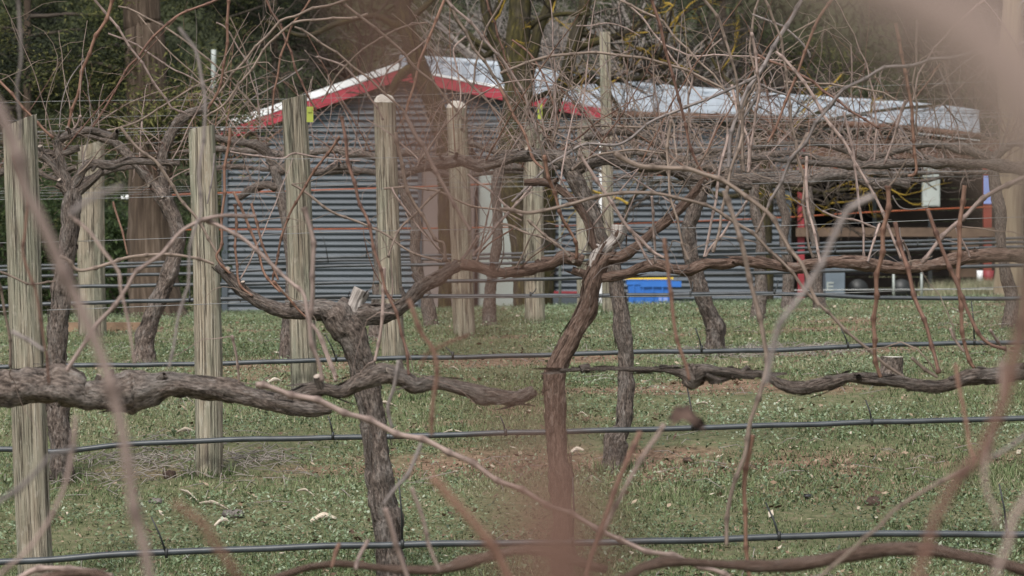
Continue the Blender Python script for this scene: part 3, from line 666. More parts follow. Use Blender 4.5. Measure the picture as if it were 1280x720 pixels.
# canes followed one by one: depth in metres, width, bark kind, points
CANES = [
  (5.5,5.0,'g',[(24,-20),(24,0),(25,50),(26,78),(22,115),(24,150),(25,175)]),
  (15.2,4.5,'p',[(110,-15),(118,0),(132,15),(160,54),(185,91),(212,132),(218,136),(231,140)]),
  (15.0,6.0,'o',[(150,-22),(142,0),(128,32),(110,68),(99,108),(91,138),(82,164)]),
  (15.3,4.5,'d',[(295,-10),(270,0),(240,12),(220,21),(200,38),(185,54),(172,72),(159,86),(139,122),(125,145),(112,162),(100,166)]),
  (17.4,3.5,'t',[(148,8),(170,15),(200,31),(225,46),(242,60),(262,75),(288,100),(310,125),(325,142)]),
  (17.7,3.0,'p',[(135,42),(160,51),(180,62),(212,84),(235,95),(265,115),(282,140)]),
  (17.5,2.5,'t',[(170,15),(195,46),(212,65),(248,98),(270,125)]),
  (12.8,5.0,'o',[(-10,88),(0,101),(18,122),(35,140),(50,158),(68,172)]),
  (17.2,3.5,'t',[(118,165),(150,160),(175,150),(200,135),(220,122),(250,105),(265,98),(320,78)]),
  (17.0,5.0,'o',[(285,-15),(285,0),(284,48),(279,88),(272,115),(260,136)]),
  (6.0,5.0,'g',[(225,35),(235,48),(246,65),(251,100),(256,130),(256,180),(255,182),(248,218),(250,255),(250,268),(240,302),(235,355),(230,368),(222,398),(218,435),(212,460)]),
  (17.3,4.5,'t',[(455,-5),(435,0),(392,11),(370,19),(350,28),(320,59),(300,82),(285,100),(265,128),(260,140)]),
  (17.1,4.5,'t',[(460,18),(445,21),(415,24),(382,25),(358,35),(338,52),(320,78),(300,105),(275,135),(255,148)]),
  (17.6,2.5,'p',[(271,28),(282,35),(298,60),(308,78),(315,100),(322,125),(325,150)]),
  (17.8,2.0,'t',[(288,22),(298,45),(308,72),(308,120)]),
  (15.1,2.0,'g',[(105,75),(88,98),(78,125),(74,160)]),
  (14.6,5.5,'t',[(150,158),(172,185),(195,202),(208,220),(225,248),(245,272),(265,305),(275,325),(290,352),(295,365)]),
  (15.0,4.0,'p',[(102,144),(94,159),(75,172)]),
  (2.6,19.0,'p',[(-15,115),(0,142),(15,190),(28,240),(45,265),(70,310),(90,350),(105,390),(122,440),(135,490),(148,530),(160,575),(172,630),(182,680),(186,720),(188,755)]),
  (3.4,9.0,'g',[(85,268),(108,250),(140,238),(155,234)]),
  (6.0,5.0,'p',[(85,268),(110,288),(130,315),(148,340),(151,362),(160,400),(168,455)]),
  (7.5,6.5,'p',[(82,462),(110,425),(122,405),(140,383),(160,358),(170,343),(200,318),(208,308),(225,290),(250,278),(282,269),(320,269)]),
  (7.5,6.0,'p',[(253,276),(275,283),(300,295),(320,313),(342,332),(365,355),(380,370),(385,398),(395,412),(405,432),(420,470)]),
  (6.2,4.5,'d',[(15,195),(30,242),(32,255),(32,288),(30,320),(40,355),(43,360),(52,400),(56,435),(60,468),(62,480)]),
  (10.3,4.0,'t',[(-5,338),(0,340),(20,348),(40,355),(70,352)]),
  (10.6,6.0,'t',[(75,320),(88,326),(100,338),(135,330),(160,322),(185,319),(212,318),(240,322),(268,330)]),
  (10.5,3.5,'o',[(142,252),(150,282),(160,318)]),
  (12.4,5.0,'o',[(288,160),(285,180),(281,218),(279,255),(276,305),(271,322),(288,342)]),
  (12.6,5.0,'o',[(292,240),(308,275),(320,305),(330,340),(350,365)]),
  (12.5,4.5,'o',[(295,255),(295,320),(299,352),(315,370)]),
  (13.0,3.0,'g',[(268,192),(265,225),(259,255)]),
  (17.6,4.0,'d',[(325,-15),(332,0),(348,28),(358,50),(368,80),(376,102),(386,120),(395,140)]),
  (17.4,4.0,'o',[(398,-15),(388,0),(368,28),(358,50),(351,72),(344,110),(340,140),(342,160)]),
  (15.6,4.0,'t',[(368,34),(390,45),(408,58),(432,75),(460,98),(480,115),(505,140)]),
  (17.2,3.5,'p',[(395,71),(420,78),(438,90),(455,110),(465,125),(480,150)]),
  (15.2,4.5,'t',[(430,5),(455,24),(480,44),(500,62),(520,85),(540,102),(560,125),(580,150)]),
  (17.0,3.5,'t',[(535,28),(510,32),(490,40),(470,51),(450,65),(432,82),(418,100),(402,128)]),
  (15.4,5.0,'o',[(560,-10),(552,8),(540,38),(532,58),(524,78),(518,105),(510,130),(505,150)]),
  (17.3,3.0,'p',[(535,48),(515,65),(500,75),(485,88),(475,108)]),
  (15.0,5.0,'t',[(555,-10),(560,0),(580,38),(598,68),(618,95),(635,130),(650,160)]),
  (14.8,5.0,'p',[(555,-5),(565,8),(590,30),(610,55),(628,75),(640,92),(655,118),(665,145),(675,178)]),
  (15.5,3.5,'t',[(632,-12),(628,0),(610,32),(600,60),(595,82),(590,110),(582,140),(580,165)]),
  (17.4,3.0,'p',[(582,45),(568,60),(570,82),(575,105),(575,125),(570,150)]),
  (17.6,3.5,'d',[(608,0),(620,35),(630,68),(640,90),(645,120)]),
  (17.8,2.5,'g',[(378,85),(355,100),(335,112),(320,120),(305,130)]),
  (9.2,7.0,'p',[(505,142),(520,170),(528,180),(538,202),(552,228),(565,250),(578,272),(589,290)]),
  (9.6,5.5,'d',[(428,145),(432,180),(438,212),(448,248),(458,272),(465,298),(472,325),(482,360),(495,392),(505,425),(510,460),(512,468)]),
  (9.8,6.0,'p',[(480,335),(480,360),(478,385),(475,422),(468,452)]),
  (12.7,4.5,'t',[(365,230),(388,245),(405,258),(425,270),(455,280),(480,292),(505,310),(528,320),(552,328)]),
  (12.6,4.5,'o',[(425,170),(415,185),(392,215),(372,250),(360,272),(350,305),(345,330),(340,355)]),
  (12.8,3.5,'p',[(490,235),(495,245),(512,268),(528,290),(550,312)]),
  (12.3,6.0,'t',[(495,165),(500,195),(505,222),(518,255),(530,275),(545,298),(555,305),(555,328)]),
  (12.4,4.5,'t',[(550,238),(528,258),(505,280),(492,302),(485,320)]),
  (12.8,4.0,'t',[(480,235),(520,235),(545,238),(570,250),(595,258),(630,265),(652,275)]),
  (12.2,4.5,'p',[(585,218),(608,235),(625,250),(640,262),(652,270)]),
  (12.5,7.0,'p',[(598,295),(588,310),(580,325)]),
  (12.6,5.0,'p',[(670,225),(640,262),(622,280),(608,300),(592,320)]),
  (12.9,3.0,'d',[(645,282),(638,288),(615,302),(600,316)]),
  (12.3,4.5,'o',[(315,255),(320,278),(332,315),(348,350)]),
  (17.2,3.5,'p',[(288,190),(320,195),(352,198),(368,192),(395,196),(432,200),(450,201)]),
  (12.2,4.5,'o',[(342,350),(350,360),(370,385),(385,398)]),
  (7.3,7.0,'p',[(382,260),(389,292),(391,320),(392,355),(388,385),(386,402),(391,430),(398,452),(401,475)]),
  (10.0,5.0,'p',[(395,410),(408,445),(420,475)]),
  (5.0,7.0,'o',[(510,375),(515,385),(528,418),(540,435),(545,465),(542,500),(540,545)]),
  (5.0,4.0,'o',[(540,435),(530,448),(525,465)]),
  (5.0,5.0,'o',[(542,438),(560,428),(585,418)]),
  (7.0,6.0,'g',[(498,450),(492,485),(485,510),(490,535)]),
  (9.8,5.0,'t',[(-5,345),(0,360),(10,410),(14,460)]),
  (9.9,4.5,'p',[(290,420),(296,448),(299,478)]),
  (5.5,6.0,'g',[(15,415),(35,425),(55,438)]),
  (15.0,5.0,'t',[(625,92),(640,86),(665,76),(698,69),(740,66),(775,69),(815,75),(852,86),(880,98),(902,110),(912,120)]),
  (12.9,5.0,'t',[(870,-12),(880,0),(898,22),(905,45),(914,72),(920,95),(922,118),(925,150)]),
  (12.8,5.5,'d',[(812,-15),(815,0),(825,32),(832,62),(840,92),(848,120),(855,148),(862,180),(872,205),(885,225)]),
  (17.2,3.0,'p',[(770,-10),(780,0),(805,25),(820,45),(845,78),(860,100),(878,125)]),
  (15.3,4.0,'t',[(775,0),(792,9),(825,25),(852,55),(880,82),(905,110),(918,132)]),
  (15.4,4.0,'t',[(950,-10),(948,0),(940,32),(938,60),(942,85),(948,120)]),
  (12.7,5.0,'p',[(940,40),(945,75),(949,112),(945,140),(940,175),(936,215)]),
  (17.4,3.5,'d',[(640,50),(660,65),(678,92),(690,125),(700,160)]),
  (14.8,5.0,'o',[(625,110),(640,140),(652,160),(660,180),(668,200),(680,212)]),
  (17.5,2.5,'t',[(750,65),(740,85),(722,105),(702,120),(685,140),(675,160)]),
  (13.2,5.0,'g',[(950,92),(940,98),(905,115),(855,135),(815,152),(775,180),(732,180),(705,195),(688,205),(665,228),(640,252)]),
  (15.2,5.0,'t',[(672,165),(702,160),(745,158),(780,158),(815,162),(845,172)]),
  (15.6,4.0,'p',[(860,68),(865,100),(860,130),(865,160)]),
  (15.8,2.5,'p',[(902,48),(885,65),(878,80)]),
  (15.7,3.0,'p',[(830,55),(862,69),(910,69),(960,74),(990,78)]),
  (17.6,2.5,'p',[(720,32),(740,32),(760,29),(780,34),(800,45)]),
  (13.4,7.0,'g',[(1002,0),(990,22),(975,45),(960,72),(950,90),(935,112),(922,140),(912,180),(910,210)]),
  (13.5,6.0,'t',[(960,75),(945,100),(930,130),(928,180),(930,215)]),
  (13.6,5.0,'p',[(915,105),(922,140),(935,175),(935,215)]),
  (13.7,5.0,'g',[(952,105),(940,130),(925,160),(920,190),(915,220)]),
  (13.0,5.0,'o',[(1055,-25),(1040,0),(1022,25),(1010,55),(998,88),(985,120),(970,158),(960,178)]),
  (13.3,4.5,'t',[(950,-15),(960,8),(970,32),(978,58),(982,90),(986,120),(990,155),(995,185),(1000,215)]),
  (15.4,4.0,'g',[(940,18),(960,25),(980,35),(998,48),(1008,62),(1012,72)]),
  (15.0,3.0,'t',[(1022,24),(1008,32),(992,40)]),
  (15.2,4.5,'d',[(945,68),(960,75),(985,85),(1012,100),(1032,115),(1055,132),(1078,148),(1100,160)]),
  (12.9,5.5,'p',[(970,65),(988,82),(1010,110),(1022,130),(1032,148),(1048,168),(1058,182),(1068,202),(1085,230),(1100,258),(1112,288),(1122,312),(1128,325)]),
  (10.0,6.0,'g',[(1235,62),(1210,68),(1172,74),(1148,80),(1110,85),(1085,95),(1060,110),(1042,125),(1025,148),(1008,175),(988,202),(972,235),(960,260)]),
  (17.3,2.5,'p',[(1064,55),(1065,95),(1064,115),(1068,140)]),
  (15.0,6.0,'o',[(1120,30),(1128,72),(1135,108),(1140,140),(1142,180),(1145,212),(1135,220)]),
  (15.2,4.0,'t',[(1145,25),(1146,62),(1142,100),(1145,130),(1146,170)]),
  (15.5,3.5,'p',[(1240,-10),(1230,0),(1200,25),(1175,52),(1155,80),(1145,105),(1142,125)]),
  (15.7,3.0,'o',[(1175,80),(1160,102),(1145,122)]),
  (15.3,5.0,'p',[(1132,125),(1122,155),(1115,180),(1105,205)]),
  (17.2,3.5,'t',[(980,102),(1022,104),(1072,110),(1100,115),(1122,125)]),
  (17.0,4.0,'g',[(945,105),(960,110),(980,118),(998,128),(1025,148)]),
  (12.9,4.5,'p',[(1055,140),(1060,162),(1068,200),(1072,242),(1078,280),(1080,315),(1082,325)]),
  (15.9,2.0,'p',[(1230,0),(1248,22),(1268,52)]),
  (12.4,5.0,'t',[(838,150),(835,180),(835,210),(838,242),(845,272),(852,298),(860,325)]),
  (12.3,4.5,'p',[(815,245),(816,275),(819,300),(818,330)]),
  (10.2,6.0,'t',[(625,261),(640,262),(660,266),(685,262),(715,255),(745,246),(780,241),(820,242),(855,249),(885,258),(905,268),(922,280),(940,292),(960,310),(975,325),(990,342),(1005,360),(1025,382),(1042,398),(1068,422),(1090,442),(1130,472)]),
  (9.2,8.0,'t',[(770,190),(800,208),(835,210),(860,210),(880,218),(905,228),(935,245),(960,268),(975,290),(990,312),(1002,330),(1012,360),(1025,382)]),
  (14.9,4.0,'t',[(715,212),(728,202),(755,192),(780,188),(810,189),(830,191)]),
  (10.6,6.0,'p',[(725,195),(748,228),(765,255),(782,280),(800,298),(815,315),(830,322)]),
  (12.2,6.0,'o',[(680,195),(685,218),(695,248),(705,278),(720,302),(720,325)]),
  (12.4,5.0,'t',[(660,275),(682,295),(700,308),(712,320)]),
  (12.6,4.0,'t',[(625,280),(640,282),(660,292),(685,300),(705,312)]),
  (12.4,5.0,'p',[(790,292),(805,315),(815,332)]),
  (7.0,6.0,'o',[(832,298),(835,330),(836,360),(842,398),(850,432),(858,460),(860,475)]),
  (12.1,5.5,'t',[(930,165),(925,180),(915,208),(908,238),(902,268),(898,292),(892,315)]),
  (12.6,5.0,'p',[(910,168),(908,180),(900,210),(895,250),(890,272),(885,300),(880,322)]),
  (7.8,7.5,'t',[(905,238),(910,250),(918,275),(928,310),(938,350),(948,392),(955,425),(959,455),(950,490),(938,528),(932,565),(918,602),(910,640),(908,682)]),
  (7.8,7.0,'o',[(940,542),(935,578),(930,615),(932,660),(936,720)]),
  (12.5,4.5,'p',[(935,250),(920,270),(905,290),(892,305),(882,322)]),
  (12.7,5.5,'t',[(1010,165),(1002,180),(988,202),(972,235),(960,260),(945,290)]),
  (12.6,5.0,'t',[(995,175),(998,195),(1005,230),(1005,262),(1010,300),(1020,330)]),
  (12.4,5.0,'p',[(1008,195),(1008,225),(1010,260),(1018,290),(1025,328)]),
  (3.8,9.5,'g',[(1092,245),(1070,258),(1055,275),(1040,300),(1025,328),(1015,345),(1002,368),(980,402),(970,425),(960,460),(955,480)]),
  (12.8,4.0,'p',[(1028,264),(1048,272),(1072,276),(1095,285)]),
  (12.5,4.5,'p',[(1100,280),(1092,300),(1085,328)]),
  (9.8,8.0,'o',[(1112,232),(1109,262),(1104,298),(1100,328),(1095,360),(1094,392),(1092,428),(1096,452),(1100,472)]),
  (9.9,7.5,'d',[(1118,278),(1125,302),(1132,330),(1141,360),(1150,390),(1160,415),(1168,440),(1172,468)]),
  (12.4,4.5,'p',[(1128,300),(1135,315),(1139,332)]),
  (9.9,7.0,'d',[(1159,260),(1170,292),(1182,322),(1195,352),(1200,365),(1210,390),(1225,418),(1240,432),(1258,438)]),
  (10.0,7.5,'o',[(1206,232),(1202,255),(1200,292),(1198,325),(1199,360),(1201,392),(1206,430),(1212,452),(1225,468)]),
  (10.4,8.0,'p',[(1295,218),(1280,222),(1252,234),(1225,252),(1208,268),(1192,282),(1175,300),(1152,328)]),
  (12.4,4.0,'p',[(1195,285),(1205,305),(1212,322)]),
  (17.0,2.5,'g',[(1115,245),(1125,258),(1140,262),(1160,259)]),
  (10.0,6.0,'t',[(1140,448),(1152,458),(1172,472)]),
  (10.0,5.0,'p',[(1188,410),(1195,425),(1205,440)]),
  (10.0,5.0,'p',[(1238,412),(1248,430),(1258,438)]),
  (2.1,19.0,'d',[(1292,295),(1285,330),(1278,360),(1270,410),(1260,465),(1255,500),(1240,540),(1225,572),(1200,598),(1180,632),(1168,652),(1160,680),(1145,720),(1135,750)]),
  (5.0,6.0,'o',[(1195,455),(1201,492),(1208,535),(1212,558),(1220,580)]),
  (3.0,8.0,'p',[(1250,450),(1251,500),(1242,550),(1231,590),(1235,620),(1245,640),(1242,660)]),
  (5.0,6.5,'t',[(1210,582),(1172,605),(1140,622),(1115,640),(1100,658),(1085,670),(1060,692),(1035,712),(1020,725)]),
  (2.5,13.0,'p',[(1290,612),(1280,628),(1265,652),(1260,680),(1250,700),(1240,730)]),
  (4.0,6.0,'g',[(1288,540),(1280,545),(1260,560),(1240,572)]),
  (5.0,7.5,'p',[(830,530),(825,540),(805,568),(788,598),(778,618),(760,655),(750,675)]),
  (5.0,8.0,'d',[(800,540),(790,560),(780,585),(765,628),(750,665),(740,700),(735,730)]),
  (2.8,15.0,'o',[(540,595),(545,600),(568,628),(590,655),(610,682),(628,715),(640,740)]),
  (6.0,6.0,'g',[(528,555),(510,590),(495,608),(480,632)]),
  (6.0,8.0,'p',[(480,635),(490,660),(500,690),(510,725)]),
  (5.5,6.0,'p',[(515,610),(528,648),(535,680),(550,715)]),
  (6.5,6.0,'o',[(425,680),(420,695),(415,710)]),
  (6.5,6.0,'p',[(460,675),(450,695),(445,712)]),
  (3.8,8.0,'g',[(-15,638),(0,625),(25,608),(50,585),(65,570),(100,560)]),
  (4.0,7.0,'p',[(94,520),(92,540),(88,572),(82,605),(68,640),(50,668),(30,692),(0,718),(-15,735)]),
  (2.4,13.0,'o',[(218,630),(222,635),(250,652),(270,680),(295,712),(310,740)]),
  (7.5,9.0,'p',[(20,725),(38,715),(58,711),(88,710),(112,714),(140,720)]),
  (7.8,8.5,'p',[(320,482),(358,490),(420,510),(495,540),(558,562),(620,598),(640,608),(690,632),(740,655),(780,678),(855,700),(890,712),(915,725)]),
]

NEAR = [v for v in Vine.all]
for i, (D, w_, m, pts) in enumerate(CANES):
    mx = sum(p[0] for p in pts) / len(pts); X = (mx - 640) / F * D
    row = min((v.D for v in NEAR), key=lambda q: abs(q - D + (1.5 if 6.5 < D < 8.4 and q < 6 else 0) * 0)); cand = [v for v in NEAR if v.D == row]
    v = min(cand, key=lambda q: abs(q.x - X))
    rr = random.Random(i); n = len(pts); t0 = rr.uniform(-.05, .05); t1 = rr.uniform(-.12, .12)
    P = [W(x, y, D + (t0 + (t1 - t0) * k / n) * min(1, D / 10)) for k, (x, y) in enumerate(pts)]
    r = w_ / 2 / F * D * (.8 if D > 9 else .9)
    v.cane(P, r, m, D < 17.9 and r < .02, .8)
    if D > 9:
        for _ in range(rr.randint(0, 2)):        # side shoots and tendrils
            q = P[rr.randrange(len(P))]
            tp = auto_path(q, (rr.gauss(0, 1), rr.gauss(0, .4), rr.gauss(.2, .7)), rr.uniform(.05, .3), rr, .2, 1.2, 6)
            s_ = r * .38; v.twig.tube(tp, [s_, s_ * .9, s_ * .8, s_ * .7, s_ * .6, s_ * .5, s_ * .35], 5, False)
# curled dead leaf hanging on the low foreground cane
def curl_leaf(px, py, D, s, v, a0):
    c = W(px, py, D); mb = MB(); vv = []; ff = []; n = 9
    for i in range(n):
        for j in range(5):
            u = i / (n - 1) - .5; t = (j / 4 - .5); th = u * 3.2 + a0
            vv.append(c + Vector((u * 2 * s + .3 * s * math.sin(j * 2 + i), t * s + .2 * s * math.sin(i * 2.1), s * (.9 * math.cos(th * 1.3) * (1 - abs(t)) + .5 * t + .25 * math.sin(i * 3.1 + j)))) )
    for i in range(n - 1):
        for j in range(4): ff.append((i * 5 + j, i * 5 + j + 1, i * 5 + j + 6, i * 5 + j + 5))
    mb.add(vv, ff).build('dead_leaf', M['leafbrown'], v.root)
curl_leaf(857, 526, 5, .023, v2c, .3)
curl_leaf(868, 468, 10, .03, v4b, 1.0)
curl_leaf(1092, 202, 20, .025, vD, .5)
vA.fill(5, (.2, .6), r=(.002, .0035)); vB.fill(16, (.3, .8), r=(.002, .0036)); vG.fill(10, (.3, .8)); vF.fill(14, (.3, .8)); vC.fill(34, (.3, 1.0)); vC.tangle(110); vD.fill(30, (.3, 1.0)); vD.tangle(130); vF.tangle(40); vG.tangle(60, (.04, .2)); vP.fill(16, (.3, .9)); vP.tangle(70); vB.tangle(25, (.04, .15))
# canes right in front of the lens
vL = near_vine('brown cane hanging right before the lens, blurred across the upper middle', .34, 560)
vR = near_vine('cane right before the lens, a pale blur in the top right corner', .32, 1380)
def lens_cane(v, pts, D, m):
    P = [W(x, y, D) for x, y, r in pts]; R = [r for x, y, r in pts]
    P, R = smooth_path(P, .004, R)
    MB().tube(P, R, 10).build('cane', M['c' + m], v.root)
lens_cane(vR, [(860, -150, .003), (960, -85, .0034), (1080, -45, .0038), (1190, 5, .0042), (1270, 75, .0044), (1350, 190, .004), (1420, 400, .004)], .32, 'p')
lens_cane(vR, [(1340, 60, .003), (1310, 180, .0035), (1312, 290, .0035), (1330, 400, .003), (1370, 500, .002)], .33, 't')
lens_cane(vR, [(900, -120, .002), (1010, -40, .0022), (1150, 40, .0024), (1240, 140, .0024), (1320, 260, .002), (1400, 420, .002)], .3, 't')
lens_cane(vL, [(460, -160, .003), (462, -60, .0028), (478, 30, .0022), (512, 110, .0026), (548, 200, .0026), (585, 320, .0027), (605, 420, .0015), (640, 500, .0010), (672, 560, .0022), (690, 640, .0048), (702, 720, .0052), (700, 850, .005)], .34, 'd')
for v in Vine.all: v.close()

# ------------------------------------------------------------------ posts
def post(label, bx, tx, ty, D, wpx, cut=.0, rnd=0, by=None, square=False, group='timber trellis posts'):
    b = W(bx, 400, D); g = gz(b.x, D); b.z = g - .05
    t = W(tx, ty, D); r = wpx / 2 / F * D
    root = thing('trellis_post', Vector((b.x, b.y, g)), label, 'post', group)
    n = 44; mb = MB(); k = 34; P = []; R = []
    rr = random.Random(int(bx + ty))
    for i in range(k + 1):
        u = i / k; p = b.lerp(t, u) + Vector((.004 * math.sin(u * 5 + bx), 0, 0)); P.append(p); R.append(r * (1.04 - .06 * u))
    vv = []; ff = []; uv = []
    L = (t - b).length
    for i in range(k + 1):
        for j in range(n):
            th = 2 * math.pi * j / n; q = R[i] * (1 + .045 * mnoise.noise(Vector((math.cos(th) * 1.5, math.sin(th) * 1.5, i * .16 + bx))) + .02 * mnoise.noise(Vector((math.cos(th) * 6, math.sin(th) * 6, i * .4 + bx))))
            gr = mnoise.noise(Vector((math.cos(th) * 5, math.sin(th) * 5, i * .05 + bx * 3)))
            if gr > .30: q *= 1 - .16 * min(1, (gr - .30) * 6)      # drying checks
            cx, cy = math.cos(th), math.sin(th)
            if square: mxx = max(abs(cx), abs(cy)); cx, cy = cx / mxx * .86, cy / mxx * .86
            z = 0
            if i == k: z = cut * cx * r - (rnd * r * .0)
            if i == k - 1 and rnd: q *= 1.0
            vv.append(P[i] + Vector((cx * q, cy * q, z)))
    for i in range(k):
        for j in range(n):
            a = (j + 1) % n; ff.append((i * n + j, i * n + a, (i + 1) * n + a, (i + 1) * n + j))
            uv.append([(j / n, L * i / k), ((j + 1) / n, L * i / k), ((j + 1) / n, L * (i + 1) / k), (j / n, L * (i + 1) / k)])
    mb.add(vv, ff, uv); mb.build('post_shaft', M['post'], root)
    top = vv[k * n:]; c = t
    m2 = MB(); rings = [(1.0, 0), (.92, .35 * rnd), (.7, .75 * rnd), (.35, .95 * rnd)]
    v2 = []
    for f, h in rings:
        for p in top:
            q = c + (p - c) * f; q.z = c.z + (p.z - c.z) * f + h * r + (.003 * mnoise.noise(q * 60))
            v2.append(q)
    v2.append(c + Vector((0, 0, r * rnd * 1.0)))
    f2 = []
    for i in range(3):
        for j in range(n): a = (j + 1) % n; f2.append((i * n + j, i * n + a, (i + 1) * n + a, (i + 1) * n + j))
    for j in range(n): f2.append((3 * n + j, 3 * n + (j + 1) % n, 4 * n))
    m2.add(v2, f2).build('end_grain', M['end'], root)
    return root
post('leftmost and nearest trellis post with a slanted grey top', 47, 23, 152, 12.5, 43, cut=.42)
post('short green-stained post with a flat pale sawn top, second post from the left edge', 263, 253, 159, 15, 34, cut=.18)
post('pine post with a knot and a lime tag near its flat top', 382, 368, 122, 17.5, 32, cut=.25)
post('round-topped grey pine post left of the brown shed door', 493, 480, 128, 20, 28, rnd=.75)
post('round-topped post standing before the shed doors', 582, 570, 135, 22.5, 26, rnd=.7)
post('post with a lime tag at its top, right of the shed doors', 668, 667, 153, 25, 25)
post('post with a tilted square grey top left of the thin tall post', 731, 731, 150, 27.5, 20, cut=.4)
post('thin tall square post rising above the shed roof', 760, 757, 40, 27.5, 16, square=True)
post('broad tan post among the tangled canes, between the leftmost post and the conifer trunk', 116, 113, 180, 24, 34, cut=.3)

def tagplate(px, py, D, label):
    c = W(px, py, D); root = thing('plastic_tag', c, label, 'tag', None)
    MB().box(c, (.032, .008, .075 * D / 17.5)).box(c + Vector((0, -.006, .02)), (.018, .006, .02)).build('tag_plate', M['lime'], root, False)
tagplate(387.5, 143, 17.4, 'lime plastic tag on the pine post with the knot, at left')
tagplate(675, 139, 24.85, 'lime plastic tag at the foot of the mossy tree fork, mid picture')
# vine stump
def stump():
    D = 17.6; b = W(1113, 503, D); b.z = gz(b.x, b.y); root = thing('stump', b, 'short sawn stump with a pale flat top on the grass at right', 'stump')
    t = W(1115, 446, D); P, R = smooth_path([b - Vector((0, 0, .04)), b + Vector((0, 0, .05)), (b + t) / 2, t], .02, [.075, .06, .053, .055])
    MB().tube(P, R, 16, False, .12, 3).build('trunk', M['bark'], root)
    MB().add([t + Vector((math.cos(a * .3927) * .055, math.sin(a * .3927) * .055, .0)) for a in range(16)], [tuple(range(16))]).build('end_grain', M['end'], root)
stump()

# ------------------------------------------------------------------ drip lines and wires
def drip(label, D, pts, spikes=(), r=.0115):
    P0 = [W(-220, pts[0][1] + (pts[0][0] + 220) * (pts[0][1] - pts[-1][1]) / (pts[-1][0] - pts[0][0]), D - .12)] + [W(x, y, D - .12) for x, y in pts] + [W(1500, pts[-1][1] - (1500 - pts[-1][0]) * (pts[0][1] - pts[-1][1]) / (pts[-1][0] - pts[0][0]), D - .12)]
    root = thing('drip_line', P0[1], label, 'drip line', 'black drip irrigation lines along the vine rows')
    P, _ = smooth_path(P0, .05)
    P = [p + Vector((0, 0, .0016 * math.sin(i * .7) * math.sin(i * .13))) for i, p in enumerate(P)]
    MB().tube(P, [r] * len(P), 10).build('pipe', M['drip'], root)
    for (x0, y0, x1, y1) in spikes:
        a = W(x0, y0, D - .13); b = W(x1, y1, D - .13 + random.Random(x0).uniform(-.03, .05))
        m_ = (a + b) / 2 + Vector((.004, 0, 0)); q = .0034
        MB().tube([a, m_, b], [q * 1.3, q, q * .8], 6).tube([a - Vector((0, 0, r + .003)), a + Vector((0, 0, r + .006))], [.006, .006], 8).build('dripper_spike', M['spike'], root)
drip('nearest drip line, crossing the bottom of the picture', 12.5, [(0, 703), (150, 693), (320, 686), (480, 681), (640, 679), (800, 677), (960, 672), (1100, 667), (1260, 668)],
     [(208, 692, 189, 646), (503, 681, 498, 598), (716, 678, 716, 596), (974, 671, 957, 628), (1259, 667, 1249, 605)])
drip('second drip line, passing behind the leaning red-brown trunk', 15, [(0, 561), (66, 565), (100, 562), (165, 555), (320, 549), (480, 546), (640, 541), (800, 537), (960, 532), (1120, 527), (1280, 523)],
     [(416, 545, 410, 520), (866, 534, 859, 484), (1090, 528, 1082, 500), (632, 541, 625, 520)])
drip('third drip line, at the foot of the pine post with the knot', 17.5, [(75, 457), (200, 456), (320, 453), (440, 449), (640, 445), (800, 440), (960, 438), (1110, 431), (1260, 428)],
     [(420, 448, 407, 419), (566, 444, 557, 434), (877, 436, 869, 410), (1060, 432, 1051, 410), (1218, 428, 1214, 376)])
drip('fourth drip line, passing in front of the blue tub', 20, [(0, 383), (60, 380), (240, 375), (400, 371), (640, 370), (800, 369), (960, 367), (1100, 372), (1260, 373)],
     [(237, 374, 236, 357), (663, 369, 670, 361), (863, 368, 866, 352), (968, 366, 973, 350)])
drip('fifth drip line, low against the shed wall', 22.5, [(0, 360), (240, 356), (470, 353), (640, 350), (800, 345), (960, 341), (1260, 332)], [(1016, 337, 1016, 322)])
drip('sixth drip line counted from the nearest', 25, [(0, 346), (240, 342), (400, 333), (640, 329), (800, 322), (960, 317), (1260, 309)], [(1044, 314, 1044, 300), (654, 328, 660, 312)])
drip('seventh drip line counted from the nearest', 27.5, [(0, 338), (240, 331), (400, 326), (640, 322), (800, 314), (960, 311), (1260, 303)], [(410, 326, 404, 296), (1147, 306, 1147, 298)])
drip('farthest drip line, close before the shed', 30, [(0, 333), (240, 327), (400, 322), (640, 317), (800, 309), (960, 306), (1260, 298)], [(458, 320, 458, 305)])
def wire(label, D, z, r=.0013, n=60):
    xs = np.linspace(-.2 * D, .2 * D, n); P = [Vector((x, D + .03, gz(0, D) + .022 * x + z - .0 + .008 * math.sin(x * 2.2 + z * 9))) for x in xs]
    root = thing('trellis_wire', P[n // 2], label, 'wire', 'thin trellis wires strung along the vine rows')
    MB().tube(P, [r] * n, 5).build('wire_strand', M['wire'], root)
ordn = {12.5: 'nearest post', 15: 'short green-stained post', 17.5: 'pine post with the knot', 20: 'round-topped grey post', 22.5: 'post before the shed doors', 25: 'post right of the shed doors', 27.5: 'thin tall post'}
for D, nm in ordn.items():
    wire('thin steel cordon wire of the row of the ' + nm, D, 1.0)
    if D > 14: wire('thin upper steel wire of the row of the ' + nm, D, 1.32)
    if D in (20, 25, 27.5): wire('thin topmost steel wire of the row of the ' + nm, D, 1.5)

